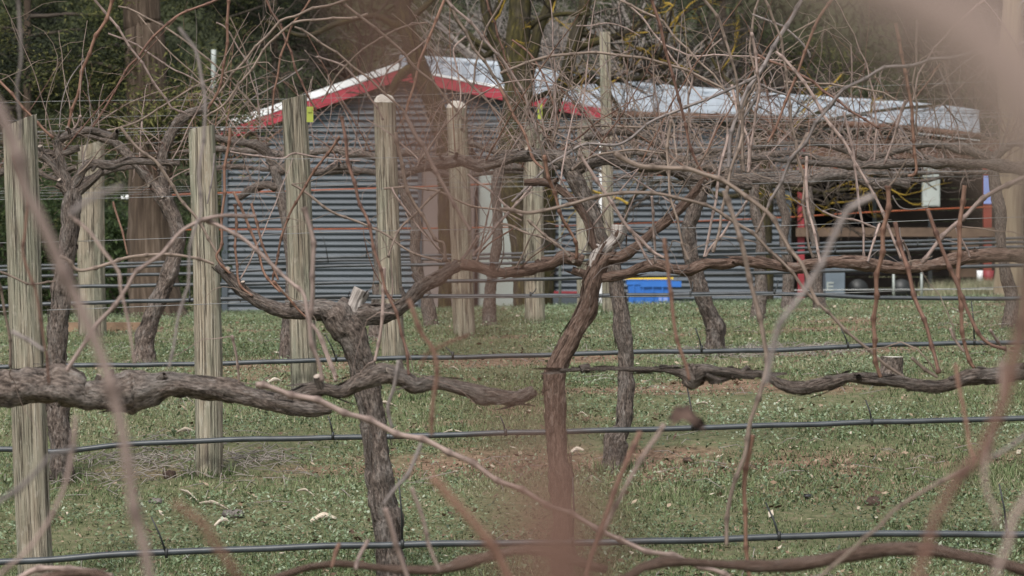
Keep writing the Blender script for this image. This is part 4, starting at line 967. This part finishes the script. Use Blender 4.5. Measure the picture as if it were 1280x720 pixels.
# ------------------------------------------------------------------ shed
def px46(x, y, D=46): return W(x, y, D)
def corrugated(outline_l, outline_r, ztop, zbot, Y, pitch=.076, amp=.0135):
    """wall with horizontal corrugations; outline functions give x at height z"""
    n = int((ztop - zbot) / (pitch / 8)); vv = []; ff = []
    for i in range(n + 1):
        z = zbot + (ztop - zbot) * i / n; y = Y + amp * math.cos(2 * math.pi * z / pitch)
        vv += [(outline_l(z), y, z), (outline_r(z), y, z)]
    ff = [(2 * i, 2 * i + 1, 2 * i + 3, 2 * i + 2) for i in range(n)]
    return vv, ff
def shed():
    D = 46; sx = D / F
    gx = lambda px: (px - 640) * sx
    gzp = lambda py: -(py - HY) * sx
    base = gz(-1, D) - .25
    root = thing('shed', Vector((gx(640), D, gz(gx(640), D))), 'slate corrugated shed with red barge boards and a pale roof', 'shed')
    # gable outline: left eave, apex, right
    la, ap, rb = (278, 183), (500, 103), (985, 172)
    def zl(z):
        py = HY - z / sx
        if py >= la[1]: return gx(la[0])
        return gx(la[0] + (ap[0] - la[0]) * (la[1] - py) / (la[1] - ap[1]))
    def zr(z):
        py = HY - z / sx
        y2, x2 = 146, 758
        if py >= 172: return gx(985)
        if py >= y2: return gx(758 + (985 - 758) * (py - y2) / (172 - y2))
        return gx(ap[0] + (x2 - ap[0]) * (py - ap[1]) / (y2 - ap[1]))
    vv, ff = corrugated(zl, zr, gzp(104), base, D)
    MB().add(vv, ff).build('wall', M['slate'], root)
    # left side wall, running back
    n = int((gzp(183) - base) / .0095); v2 = []
    for i in range(n + 1):
        z = base + (gzp(183) - base) * i / n; x = gx(278) + .0095 * math.cos(2 * math.pi * z / .076)
        v2 += [(x, D + .02, z), (x, D + 7, z)]
    MB().add(v2, [(2 * i, 2 * i + 1, 2 * i + 3, 2 * i + 2) for i in range(n)]).build('wall', M['slate'], root)
    # corner flashings
    for px_, a, b in ((281, 184, None), (985, 170, None)):
        zt = gzp(a); MB().box((gx(px_), D - .012, (zt + base) / 2), (.075, .05, zt - base)).build('corner_flashing', M['trim'], root, False)
    # barge boards and white cappings (thick boards along the verge)
    def board(p, q, h, y0, th, name, mat, up=0.0):
        a = Vector((gx(p[0]), y0, gzp(p[1]))); b = Vector((gx(q[0]), y0, gzp(q[1])))
        d = (b - a); L = d.length; ang = math.atan2(d.z, d.x)
        from mathutils import Matrix
        R = Matrix.Rotation(-ang, 3, 'Y'); c = (a + b) / 2 + R @ Vector((0, 0, -h / 2 + up))
        MB().box(c, (L + .004, th, h), R).build(name, mat, root, False)
    board((270, 166), (501, 87), .135, D - .13, .03, 'barge_board', M['red'])
    board((499, 87), (762, 138), .135, D - .13, .03, 'barge_board', M['red'])
    board((269, 166), (501, 87), .085, D - .12, .07, 'barge_capping', M['white'], .088)
    board((499, 87), (640, 114), .03, D - .12, .07, 'barge_capping', M['white'], .033)
    # roof sheets: left slope and broad right slope, corrugated down the fall
    def sheet(fr, bk, name, mat, th=.03, ribs=.15):
        vv = []; ff = []
        tot = sum((Vector(fr[i + 1]) - Vector(fr[i])).length for i in range(len(fr) - 1)); k = int(tot / (ribs / 4)); 
        def samp(poly, t):
            s = t * (len(poly) - 1); i = min(int(s), len(poly) - 2); return Vector(poly[i]).lerp(Vector(poly[i + 1]), s - i)
        for i in range(k + 1):
            t = i / k; a = samp(fr, t); b = samp(bk, t); o = .02 * math.cos(i * math.pi / 2)
            vv += [a + Vector((0, 0, o)), b + Vector((0, 0, o)), a + Vector((0, 0, o - th)), b + Vector((0, 0, o - th))]
        for i in range(k):
            q = 4 * i; ff += [(q, q + 4, q + 5, q + 1), (q + 2, q + 3, q + 7, q + 6), (q, q + 2, q + 6, q + 4), (q + 1, q + 5, q + 7, q + 3)]
        MB().add(vv, ff).build(name, mat, root, False)
    ridge_b = Vector((gx(500), D + 7, gzp(87) + .02)); 
    sheet([(gx(269), D - .1, gzp(165)), (gx(500), D - .1, gzp(86))], [(gx(269), D + 7, gzp(165)), (gx(500), D + 7, gzp(86))], 'roof_sheet', M['roof'])
    fr = [W(500, 86, 46), W(620, 109, 46), W(760, 136, 46), W(960, 142, 46), W(1145, 155, 46), W(1224, 164, 46)]
    bk = [W(500, 75, 49.5), W(620, 83, 49.5), W(760, 105, 49.5), W(960, 122, 49.5), W(1145, 134, 49.5), W(1224, 143, 49.5)]
    for p in fr: p.y -= .12
    sheet(fr, bk, 'roof_sheet', M['roof'], .03, .19)
    bk2 = [p + Vector((0, 4.5, -.5)) for p in bk]; sheet(bk, bk2, 'roof_sheet', M['roof'])
    # ridge capping
    P, _ = smooth_path([p + Vector((0, 0, .02)) for p in bk], .3); MB().tube(P, [.05] * len(P), 8).build('ridge_capping', M['roof'], root)
    # gutter along the right eave with a notched lip
    for i in range(2, 5):
        a, b = fr[i], fr[i + 1]; P = [a + Vector((0, -.04, -.07)), b + Vector((0, -.04, -.07))]
        MB().tube(P, [.045, .045], 10).build('gutter', M['brownfas'], root)
    dm = MB()
    for i in range(40):
        p = fr[4].lerp(fr[5], i / 40); dm.box(p + Vector((0, -.05, -.115)), (.012, .02, .022))
    dm.build('gutter_bracket', M['white'], root, False)
    # doors
    def door(x0, x1, y0, mat, name, label=None):
        zt = gzp(y0); zb = gz(gx(x0), D) - .1
        d = MB().box(((gx(x0) + gx(x1)) / 2, D - .035, (zt + zb) / 2), (gx(x1) - gx(x0), .05, zt - zb)).build(name, mat, root, False)
        fr_ = MB()
        for xx in (x0 - 2.5, x1 + 2.5): fr_.box((gx(xx), D - .05, (zt + zb) / 2 + .02), (.05, .1, zt - zb + .04))
        fr_.box(((gx(x0) + gx(x1)) / 2, D - .052, zt + .03), (gx(x1) - gx(x0) + .1, .1, .05)); fr_.build('door_frame', M['trim'], d, False)
        MB().box((gx(x1 - 5), D - .075, (zt + zb) / 2), (.025, .03, .12)).build('handle', M['wire'], d, False)
        if label: d['label'] = label
    door(528, 592, 203, M['doord'], 'door', 'taupe brown shed door'); door(598, 664, 203, M['doorg'], 'door', 'pale grey-green shed door')
    # downpipe and vent pipe
    MB().tube([(gx(690), D - .07, gzp(382)), (gx(690), D - .07, gzp(150))], [.035, .035], 10).build('downpipe', M['spike'], root)
    for yy in (235, 285, 340): MB().tube([(gx(690), D - .07, gzp(yy)), (gx(690), D - .07, gzp(yy) + .05)], [.045, .045], 10).build('pipe_collar', M['spike'], root)
    # veranda at the right: floor shade, back wall, fascia, posts
    xl, xr = gx(986), gx(1252)
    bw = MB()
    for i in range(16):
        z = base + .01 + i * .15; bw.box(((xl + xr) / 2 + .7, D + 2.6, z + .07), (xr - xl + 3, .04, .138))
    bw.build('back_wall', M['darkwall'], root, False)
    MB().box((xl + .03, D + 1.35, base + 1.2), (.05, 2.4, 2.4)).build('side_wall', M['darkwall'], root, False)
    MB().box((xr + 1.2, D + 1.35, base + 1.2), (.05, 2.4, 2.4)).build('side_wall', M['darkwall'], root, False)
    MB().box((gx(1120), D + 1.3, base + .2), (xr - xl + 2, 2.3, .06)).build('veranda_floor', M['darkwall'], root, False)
    f0 = W(1000, 172, 46.0); f1 = W(1252, 186, 46.0)
    MB().box(((f0.x + f1.x) / 2, D + .03, gzp(186)), (f1.x - f0.x, .05, .24)).build('fascia', M['brownfas'], root, False)
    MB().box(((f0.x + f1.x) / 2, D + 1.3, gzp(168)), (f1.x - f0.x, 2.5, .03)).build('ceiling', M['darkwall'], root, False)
    wn = MB().box((gx(1075), D + 2.57, gzp(250)), (.9, .03, .9)).build('window', M['dark'], root, False)
    for xx, wd, hh, zc in ((1032, .05, .98, 250), (1118, .05, .98, 250)): MB().box((gx(xx), D + 2.55, gzp(zc)), (wd, .05, hh)).build('frame', M['cabinet'], wn, False)
    p1 = MB().box((gx(1234), D - .02, (gzp(186) + base) / 2), (.105, .1, gzp(186) - base)).build('veranda_post', M['redpost'], root, False)
    MB().box((gx(1234), D - .076, gzp(237)), (.105, .008, .36)).build('blue_sleeve', M['bluelabel'], p1, False)
    MB().box((gx(1001), D - .02, (gzp(180) + base) / 2), (.085, .085, gzp(180) - base)).build('veranda_post', M['redplastic'], root, False)
    MB().box((gx(1125), D - .10, gzp(290)), (gx(1262) - gx(1000), .04, .115)).build('rail', M['rail'], root, False)
    MB().box((gx(1210), D + .4, gzp(320)), (.35, .3, .55)).build('timber_crate', M['rail'], root, False)
    mbx = thing('meter_box', Vector((gx(1164), D - .04, gzp(232))), 'pale grey-green meter box under the veranda left of the red post', 'meter box')
    MB().box((gx(1164), D + .05, gzp(231.5)), (.222, .12, .545)).build('case', M['cream'], mbx, False)
    MB().box((gx(1164), D - .015, gzp(231.5)), (.20, .012, .515)).build('lid', M['cream'], mbx, False)
    MB().box((gx(1164), D + .13, gzp(290)), (.05, .05, 1.6)).build('stand', M['spike'], mbx, False)
shed()

def extras():
    D = 45.4; s = D / F; gx = lambda px: (px - 640) * s; gp = lambda py: -(py - HY) * s
    # blue tub with yellow rim
    g = gz(gx(815), D); t = thing('plastic_tub', Vector((gx(815), D, g)), 'blue plastic tub with a yellow strip along its rim, against the shed wall', 'tub')
    x0, x1 = gx(785), gx(839); zt = gp(350); zb = g - .02
    mb = MB(); vv = []; 
    for (z, k) in ((zb, .93), (zt - .06, 1.0), (zt - .06, 1.06), (zt, 1.06), (zt, .98), (zb + .05, .9)):
        for cx, cy in ((-1, -1), (1, -1), (1, 1), (-1, 1)): vv.append(((x0 + x1) / 2 + cx * (x1 - x0) / 2 * k, D + .18 + cy * .18 * k, z))
    ff = [(i * 4 + j, i * 4 + (j + 1) % 4, i * 4 + 4 + (j + 1) % 4, i * 4 + 4 + j) for i in range(5) for j in range(4)] + [(3, 2, 1, 0), (20, 21, 22, 23)]
    mb.add(vv, ff).build('tub_body', M['blue'], t, False)
    MB().box((gx(826), D - .015, zt - .05), (gx(851) - gx(800), .02, .075)).build('rim_flange', M['blue'], t, False)
    MB().box((gx(811), D + .0, zt + .025), (gx(842) - gx(781), .05, .035)).build('rim_strip', M['yellow'], t, False)
    MB().box((gx(829), D - .012, gp(374)), (.11, .008, .05)).build('sticker', M['bluelabel'], t, False)
    for k in range(4): MB().box((gx(792 + k * 12), D - .004, gp(366)), (.018, .03, .2)).build('rib', M['blue'], t, False)
    # low red lid on a dark box
    g = gz(gx(710), D); t = thing('storage_box', Vector((gx(710), D, g)), 'low dark box with a red lid beside the black downpipe', 'box')
    MB().box((gx(708), D + .2, (g + gp(369)) / 2 - .02), (gx(735) - gx(681), .3, gp(369) - g + .04)).build('box_body', M['trim'], t, False)
    MB().box((gx(706), D + .2, gp(366)), (gx(724) - gx(690), .34, .022)).build('lid', M['redplastic'], t, False)
    # cabinet marked E
    Dc = 45.2; g = gz((1044 - 640) / F * Dc, Dc); c = W(1044, 300, Dc); t = thing('cabinet', Vector((c.x, Dc, g)), 'blue-grey metal cabinet with a white letter mark, below the veranda rail', 'cabinet')
    zt = W(0, 320, Dc).z; MB().box((c.x, Dc + .2, (zt + g) / 2), (.24, .4, zt - g)).build('cabinet_body', M['cabinet'], t, False)
    lm = MB(); e = W(1038, 358, Dc); q = .045
    lm.box((e.x - q * .8, Dc - .004, e.z), (.018, .006, .105))
    for dz in (-.045, .0, .045): lm.box((e.x + .004, Dc - .0045, e.z + dz), (.075 if dz else .06, .007, .018))
    lm.build('letter_mark', M['cream'], t, False)
    MB().box((c.x, Dc + .02, zt - .1), (.2, .06, .02)).build('door_edge', M['trim'], t, False)
    # dark machine under veranda
    g2 = gz(gx(1110), 45.6); t = thing('trailer', Vector((gx(1105), 45.8, g2)), 'dark low trailer tray parked under the veranda rail', 'trailer')
    MB().box((gx(1100), 45.9, gp(332)), (.85, .5, .22)).build('tray', M['dark'], t, False)
    for xx in (1075, 1130):
        P = [(gx(xx), 45.63, g2 + .13), (gx(xx), 45.75, g2 + .13)]; MB().tube(P, [.13, .13], 18).build('wheel', M['spike'], t)
    MB().tube([(gx(1140), 45.7, gp(340)), (gx(1170), 45.5, gp(335))], [.025, .02], 8).build('drawbar', M['cabinet'], t)
    # red and white bucket at right
    a = W(1236, 352, 45.2); a.z = max(a.z, gz(a.x, 45.2)); t = thing('bucket', a, 'small red and white bucket at the foot of the red post', 'bucket')
    MB().tube([a + Vector((0, 0, -.03)), a + Vector((0, 0, .14))], [.055, .07], 16).build('bucket_body', M['redplastic'], t)
    MB().tube([a + Vector((-.11, 0, .0)), a + Vector((-.11, 0, .14))], [.04, .04], 14).build('white_can', M['white'], t)
    # white pole and the mottled pole left of the shed
    for lab, x0, y0, y1, DD, r in (('white pole standing beside the thin tall post', 752, 382, 178, 40, .03), ('thin galvanised pole at the left corner of the shed', 267, 400, 62, 44, .03)):
        b = W(x0, y0, DD); b.z = gz(b.x, DD); tp = W(x0, y1, DD); t = thing('metal_pole', b, lab, 'pole')
        P, R = smooth_path([b, tp], .2, [r, r]); MB().tube(P, R, 10).build('pole_shaft', M['white'] if x0 > 500 else M['cream'], t)
        for u in (.55, .7, .85):
            c_ = b.lerp(tp, u); MB().tube([c_, c_ + Vector((0, 0, .05))], [r * 1.35] * 2, 10).build('clamp', M['wire'], t)
    # electric fence
    DF = 42.0; root = thing('electric_fence', W(700, 385, DF), 'electric fence of orange tapes and a white wire before the shed', 'fence')
    def tape(pts, mat, r, name='tape'):
        P, _ = smooth_path([W(x, y, DF) for x, y in pts], .3); MB().tube(P, [r] * len(P), 6, True, 0, 0, .4).build(name, mat, root)
    tape([(158, 246), (230, 243), (290, 241), (460, 236), (620, 230), (700, 226), (850, 218), (960, 214), (1045, 210), (1150, 205), (1250, 199)], M['orangetape'], .013)
    tape([(160, 287), (290, 287), (460, 286), (640, 284), (800, 279), (960, 273), (1075, 266), (1180, 261), (1262, 258)], M['orangetape'], .011)
    tape([(980, 363), (1100, 362), (1280, 361), (1420, 360)], M['white'], .006, 'wire_strand')
    for x, y0, y1 in ((1117, 372, 338), (1152, 371, 340), (172, 400, 258), (700, 392, 222), (1262, 366, 195)):
        b = W(x, y0, DF); b.z = gz(b.x, DF); P = [b, W(x, y1, DF)]; MB().tube(P, [.016, .014], 8).build('fence_post', M['cream'], root)
    for x, y in ((157, 246), (159, 287)): MB().box(W(x, y, DF), (.1, .04, .045)).build('tape_handle', M['white'], root, False)
    # sleeper edging
    a = W(70, 402, 25.5); b = W(182, 401, 25.5); a.z = gz(a.x, a.y); t = thing('timber_sleeper', a, 'orange-brown timber edging on the ground below the conifer trunk', 'edging')
    MB().box(((a.x + b.x) / 2, 25.5, a.z + .035), (b.x - a.x, .12, .08)).build('sleeper_beam', M['sleeper'], t, False)
extras()

# ------------------------------------------------------------------ trees and shrubs
def limbs(mb, p, d, r, L, depth, rr, minr=.004, droop=.0, spread=.7, fan=3):
    P = auto_path(p, d, L, rr, droop, .6, 6); R = [r * (1 - .45 * i / 6) for i in range(7)]
    mb.tube(P if r > .012 else P[::2] + P[-1:], R if r > .012 else R[::2] + R[-1:], 6 if r > .02 else 3, False)
    if depth <= 0: return
    for i in range(fan):
        k = rr.randrange(2, 7); dd = (Vector(P[k]) - Vector(P[k - 1])).normalized() + Vector((rr.gauss(0, spread), rr.gauss(0, spread), rr.gauss(0, spread)))
        limbs(mb, P[k], dd, R[k] * rr.uniform(.5, .75), L * rr.uniform(.5, .8), depth - 1, rr, minr, droop, spread, fan)

def mossy(label, D, paths, twig_n, seed, lich=.13):
    b = W(paths[0][0][0], paths[0][0][1], D); b.z = gz(b.x, D)
    root = thing('mossy_tree', b, label, 'tree'); rr = random.Random(seed)
    for i, pts in enumerate(paths):
        P = [W(x, y, D + (.0 if i == 0 else rr.uniform(-.05, .05))) for x, y, w in pts]; R = [w / 2 / F * D for x, y, w in pts]
        if i == 0: P[0].z = b.z - .05
        P, R = smooth_path(P, .06, R)
        MB().tube(P, R, 12, True, .14, i * 3.1).build('trunk' if i == 0 else 'limb', M['moss'], root)
    tw = MB(); ly = MB()
    for _ in range(twig_n):
        pts = rr.choice(paths[1:] or paths); k = rr.randrange(len(pts)); c = W(pts[k][0], pts[k][1], D)
        m_ = ly if rr.random() < lich else tw
        limbs(m_, c, (rr.gauss(0, 1), rr.gauss(0, .7), rr.gauss(.3, .8)), rr.uniform(.008, .017), rr.uniform(.3, .75), 2, rr, fan=3)
    tag(tw.build('twig_mass', M['twigdark'], root), kind='stuff')
    if ly.n: tag(ly.build('lichen_twig_mass', M['lichen'], root), kind='stuff')
mossy('forked olive-mossy tree rising in front of the shed gable', 40,
      [[(655, 392, 27), (650, 320, 22), (646, 280, 23), (640, 240, 32), (640, 195, 38), (645, 150, 38), (648, 110, 38), (647, 85, 36), (648, 50, 31), (650, 0, 26), (652, -60, 22), (655, -140, 15)],
       [(643, 110, 24), (630, 70, 20), (615, 40, 15), (606, 0, 13), (598, -60, 11)], [(655, 110, 20), (665, 70, 16), (672, 40, 14), (688, 0, 12), (700, -60, 10)],
       [(662, 35, 8), (672, 25, 7), (690, 19, 6), (715, 17, 6), (738, 19, 5)], [(625, 65, 10), (600, 55, 7), (575, 30, 6), (560, 0, 5)], [(612, 30, 8), (625, 5, 7), (628, -40, 6)],
       [(640, 75, 8), (620, 62, 10), (605, 70, 7), (590, 52, 5)]], 24, 5)
mossy('leaning dark limb tree with yellow lichen behind the thin tall post', 41,
      [[(681, 392, 20), (684, 300, 20), (684, 230, 21), (682, 170, 21), (690, 135, 20), (703, 105, 17), (712, 75, 16), (718, 50, 17), (728, 20, 17), (735, -20, 15), (742, -100, 10)],
       [(665, 125, 8), (690, 114, 8), (720, 103, 8), (755, 101, 7), (800, 98, 6), (838, 95, 4)], [(720, 60, 12), (745, 52, 11), (775, 44, 9), (800, 30, 7), (830, 5, 5)],
       [(725, 40, 8), (760, 55, 6), (790, 85, 6), (815, 92, 5), (850, 110, 4)], [(800, 98, 5), (822, 70, 4), (835, 40, 3), (840, 10, 3)], [(700, 108, 9), (735, 95, 7), (770, 130, 6), (790, 170, 5), (812, 222, 5)]], 84, 9)
mossy('yellow-lichened tree trunk standing before the right part of the slate wall', 39,
      [[(955, 372, 24), (956, 330, 21), (955, 290, 20), (956, 250, 20), (955, 215, 19), (950, 175, 16), (940, 140, 12)],
       [(955, 230, 9), (990, 236, 6), (1030, 240, 5), (1062, 236, 4)], [(954, 225, 9), (920, 245, 6), (880, 238, 5), (830, 225, 5), (800, 240, 4)], [(953, 190, 9), (985, 160, 7), (1040, 130, 5), (1055, 90, 4)],
       [(1030, 240, 4), (1035, 255, 4), (1040, 268, 3)], [(800, 240, 4), (785, 255, 4), (782, 285, 3)], [(950, 180, 7), (975, 150, 6), (1010, 178, 5), (1110, 190, 4)], [(948, 165, 7), (930, 120, 6), (900, 90, 5), (880, 50, 3)], [(985, 160, 5), (1090, 140, 4), (1180, 130, 3)]], 96, 12)
mossy('dark leaning trunk crossing the left part of the red gable', 42,
      [[(556, 395, 17), (557, 320, 17), (556, 240, 18), (555, 190, 20), (548, 150, 24), (538, 120, 25), (526, 92, 24), (515, 60, 22), (505, 20, 20), (498, -40, 17), (490, -120, 11)],
       [(520, 80, 13), (500, 95, 11), (488, 120, 9), (486, 140, 6)], [(510, 45, 10), (470, 20, 8), (420, 30, 7), (380, 45, 6), (330, 25, 5)], [(506, 30, 9), (540, 0, 7), (570, -30, 6)]], 22, 15, 0)

def conifer(label, D, px, wpx, H, crad, base_z, nclump, seed, sparse=0, trunk_pts=None, spray=640, tintm=.5):
    rr = random.Random(seed); x = (px - 640) / F * D; g = gz(x, D); b = Vector((x, D, g))
    root = thing('conifer_tree', b, label, 'tree')
    if trunk_pts:
        P = [W(a, c, D) for a, c, w in trunk_pts]; P[0].z = g - .1; R = [w / 2 / F * D for a, c, w in trunk_pts]; P.append(P[-1] + Vector((0, 0, H * .6))); R.append(.05)
    else:
        r = wpx / 2 / F * D; P = [b - Vector((0, 0, .1)), b + Vector((0, 0, .3)), b + Vector((.05, 0, H * .5)), b + Vector((0, 0, H))]; R = [r * 1.4, r * 1.1, r * .7, .03]
    P, R = smooth_path(P, .12, R); MB().tube(P, R, 22, True, .12, seed).build('trunk', M['conbark'], root)
    lb = MB(); cl = []
    nb = int(nclump / 6)
    for i in range(nb):
        z = g + base_z + (H - base_z) * (rr.random() ** 2.0); t = (z - g - base_z) / (H - base_z + 1e-6)
        a = rr.uniform(0, 6.283); L = crad * (1 - .6 * t) * rr.uniform(.5, 1.1)
        tx = P[min(range(len(P)), key=lambda k: abs(P[k].z - z))]
        p0 = Vector((tx.x, tx.y, z)); d = Vector((math.cos(a), math.sin(a), rr.uniform(-.15, .25)))
        Q = auto_path(p0, d, L, rr, .12, .35, 7); lb.tube(Q, [.035 * (1 - .12 * k) for k in range(8)], 5, False)
        for k in range(6):
            q = Q[rr.randrange(2, 8)] + Vector((rr.gauss(0, .12), rr.gauss(0, .12), rr.gauss(-.05, .1))); cl.append((q, d, rr.uniform(.5, 1)))
    tag(lb.build('limb_mass', M['twigdark'], root), kind='stuff')
    PP = []; UU = []; VV = []; TT = []
    for q, d, s in cl:
        n = int(spray * s); o = RG.normal(size=(n, 3)) * np.array([.26, .26, .15]) * s
        o[:, 2] -= .25 * (o[:, 0] ** 2 + o[:, 1] ** 2)
        PP.append(np.array(q) + o); u = np.array(d) * .7 + RG.normal(size=(n, 3)) * .6 + np.array([0, 0, -.25]); u /= np.linalg.norm(u, axis=1, keepdims=True)
        v = np.cross(u, runit(n)); v /= np.linalg.norm(v, axis=1, keepdims=True) + 1e-9
        UU.append(u * (.03 + .05 * RG.random(n))[:, None]); VV.append(v * (.005 + .005 * RG.random(n))[:, None])
        TT.append(np.full(n, tintm - .1 + rr.gauss(0, .27)) + .14 * RG.normal(size=n))
    leaves('crown', M['conleaf'], np.concatenate(PP), np.concatenate(UU), np.concatenate(VV), np.concatenate(TT), root, tri=True)
conifer('conifer with the thick brown trunk at left behind the vines', 32, 150, 52, 9, 1.35, 1.75, 110, 3,
        trunk_pts=[(200, 408, 90), (195, 385, 70), (190, 340, 60), (188, 280, 56), (187, 200, 53), (184, 120, 52), (180, 40, 50), (176, -60, 46)], tintm=.62)
conifer('dark spreading conifer at the top left corner', 50, 30, 13, 7.5, 3.2, .5, 330, 4, tintm=.55)
conifer('dark conifer directly behind the left slope of the shed', 60, 340, 13, 7.5, 3.4, .3, 330, 6, tintm=.36)
conifer('dark conifer behind the thin tall post and shed roof', 58, 900, 13, 7.5, 3.0, .4, 330, 7, tintm=.55)
conifer('dark conifer behind the right end of the shed roof', 62, 1130, 13, 7.5, 3.6, .3, 300, 8, tintm=.42)
conifer('conifer beyond the far right of the shed', 60, 1400, 13, 7.5, 3.4, .3, 200, 10, tintm=.5)
conifer('conifer beyond the left frame edge', 60, -160, 13, 7.5, 3.4, .3, 200, 13, tintm=.5)
def bare_tree(label, D, px, seed, H=3.6, n=16, mat='twiggrey'):
    rr = random.Random(seed); x = (px - 640) / F * D; g = gz(x, D); b = Vector((x, D, g)); root = thing('bare_tree', b, label, 'tree')
    P = auto_path(b, (rr.gauss(0, .1), 0, 1), H * .78, rr, 0, .2, 6); MB().tube(P, [.12, .11, .10, .09, .08, .07, .06], 8, True, .1, seed).build('trunk', M[mat], root)
    tw = MB()
    for i in range(n):
        p = P[rr.randrange(3, 7)]; limbs(tw, p, (rr.gauss(0, .8), rr.gauss(0, .6), rr.uniform(.1, 1)), rr.uniform(.022, .055), rr.uniform(.7, 1.5), 3, rr, spread=.65, fan=4)
    tag(tw.build('crown', M[mat], root), kind='stuff')
bare_tree('bare grey twiggy tree behind the fork of the mossy tree', 51, 720, 1, 4.2, 40)
bare_tree('bare grey shrub tree behind the shed apex', 51.5, 590, 2, 4.2, 34)
bare_tree('bare brown tree behind the roof left of the thin tall post', 54, 830, 3, 3.8, 26, 'twigdark')
bare_tree('bare brown tree behind the red barge of the left gable slope', 55, 440, 4, 4.0, 26, 'twigdark')
bare_tree('bare twiggy tree behind the right roof end', 57, 1080, 5, 3.8, 18, 'twigdark')
bare_tree('bare tree beyond the right frame edge of the roof', 56, 1240, 6, 4.0, 16, 'twigdark')

def shrub(label, D, px, H, rad, n, seed, mat='hedge', cat='shrub'):
    x = (px - 640) / F * D; g = gz(x, D); root = thing('shrub', Vector((x, D, g)), label, cat); rr = random.Random(seed)
    st = MB()
    for i in range(9): 
        st.tube(auto_path((x + rr.gauss(0, .1), D + rr.gauss(0, .1), g - .02), (rr.gauss(0, .4), rr.gauss(0, .4), 1), H * .8, rr, .1, .4, 6), [.016, .014, .012, .01, .008, .006, .004], 5, False)
    st.build('stem', M['twigdark'], root)
    ncl = 46; c = np.stack([x + RG.normal(size=ncl) * rad * .5, D + RG.normal(size=ncl) * rad * .4, g + H * (.08 + .9 * RG.random(ncl))], -1)
    k = RG.integers(0, ncl, n); ct = RG.normal(size=ncl) * .16
    P = c[k] + RG.normal(size=(n, 3)) * .13; u = runit(n); v = np.cross(u, runit(n))
    leaves('foliage', M[mat], P, u * (.02 + .02 * RG.random(n))[:, None], v * .013, .5 + ct[k] + .18 * RG.normal(size=n), root)
shrub('green shrub at the left frame edge behind the leftmost post', 36, 15, 1.3, 1.0, 9000, 1)
shrub('green shrub between the broad tan post and the conifer trunk', 36, 140, 1.05, .8, 8000, 2)
shrub('green shrub just left of the slate shed corner', 48, 215, 1.2, .9, 8000, 3)
# pale barked tree at the right frame edge
def pale_tree():
    D = 40; b = W(1262, 370, D); b.z = gz(b.x, D); root = thing('pale_barked_tree', b, 'pale tan tree trunk at the right edge beside the red post', 'tree'); rr = random.Random(8)
    P = [b - Vector((0, 0, .1)), W(1262, 340, D), W(1262, 260, D), W(1266, 180, D), W(1262, 80, D), W(1270, -60, D), W(1262, -200, D)]
    P, R = smooth_path(P, .08, [.2, .165, .15, .145, .13, .11, .06]); MB().tube(P, R, 18, True, .08, 2).build('trunk', M['palebark'], root)
    lb = MB()
    for i in range(14): limbs(lb, P[rr.randrange(len(P) // 2, len(P))], (rr.gauss(-.5, .8), rr.gauss(0, .8), rr.gauss(.3, .5)), .02, rr.uniform(.5, 1.1), 2, rr)
    tag(lb.build('crown', M['twiggrey'], root), kind='stuff')
pale_tree()
# far wood: one mass closing the view
def far_wood():
    n = 200000; x = (RG.random(n) * 2 - 1) * 45; y = 72 + RG.random(n) * 14
    top = 6 + 5 * fbm(x * .25, y * .1, 4); z = -2 + (top + 2) * RG.random(n) ** .8
    cl = fbm(x * 1.3 + z * .7, z * 1.6 + y, 8)
    P = np.stack([x, y + 3 * (cl - .5), z], -1); u = runit(n); u[:, 2] -= .4; v = np.cross(u, runit(n))
    leaves('far_wood', M['conleaf'], P, u * (.07 + .08 * RG.random(n))[:, None], v * .03, .15 + .75 * (cl - .2) + .12 * RG.normal(size=n), label='dark wood closing the view behind the shed')
far_wood()
# dry tufts before the veranda
def tufts():
    n = 9000; c = RG.integers(0, 26, n); cx = RG.random(26); x = np.array([(1165 + 110 * a - 640) / F * 44 for a in cx])[c] + RG.normal(size=n) * .09; y = 43.6 + RG.normal(size=n) * .5
    h = .05 + .22 * RG.random(n) ** 1.6; az = RG.random(n) * 6.283; P = np.stack([x, y, GH(x, y) - .01], -1)
    U = np.stack([np.cos(az) * .5, np.sin(az) * .5, np.ones(n)], -1) * h[:, None]; V = np.stack([-np.sin(az), np.cos(az), np.zeros(n)], -1) * .004
    leaves('dry_grass', M['grass'], P, U, V, .7 + .25 * RG.random(n), tri=True, label='dry straw tufts in front of the veranda')
tufts()
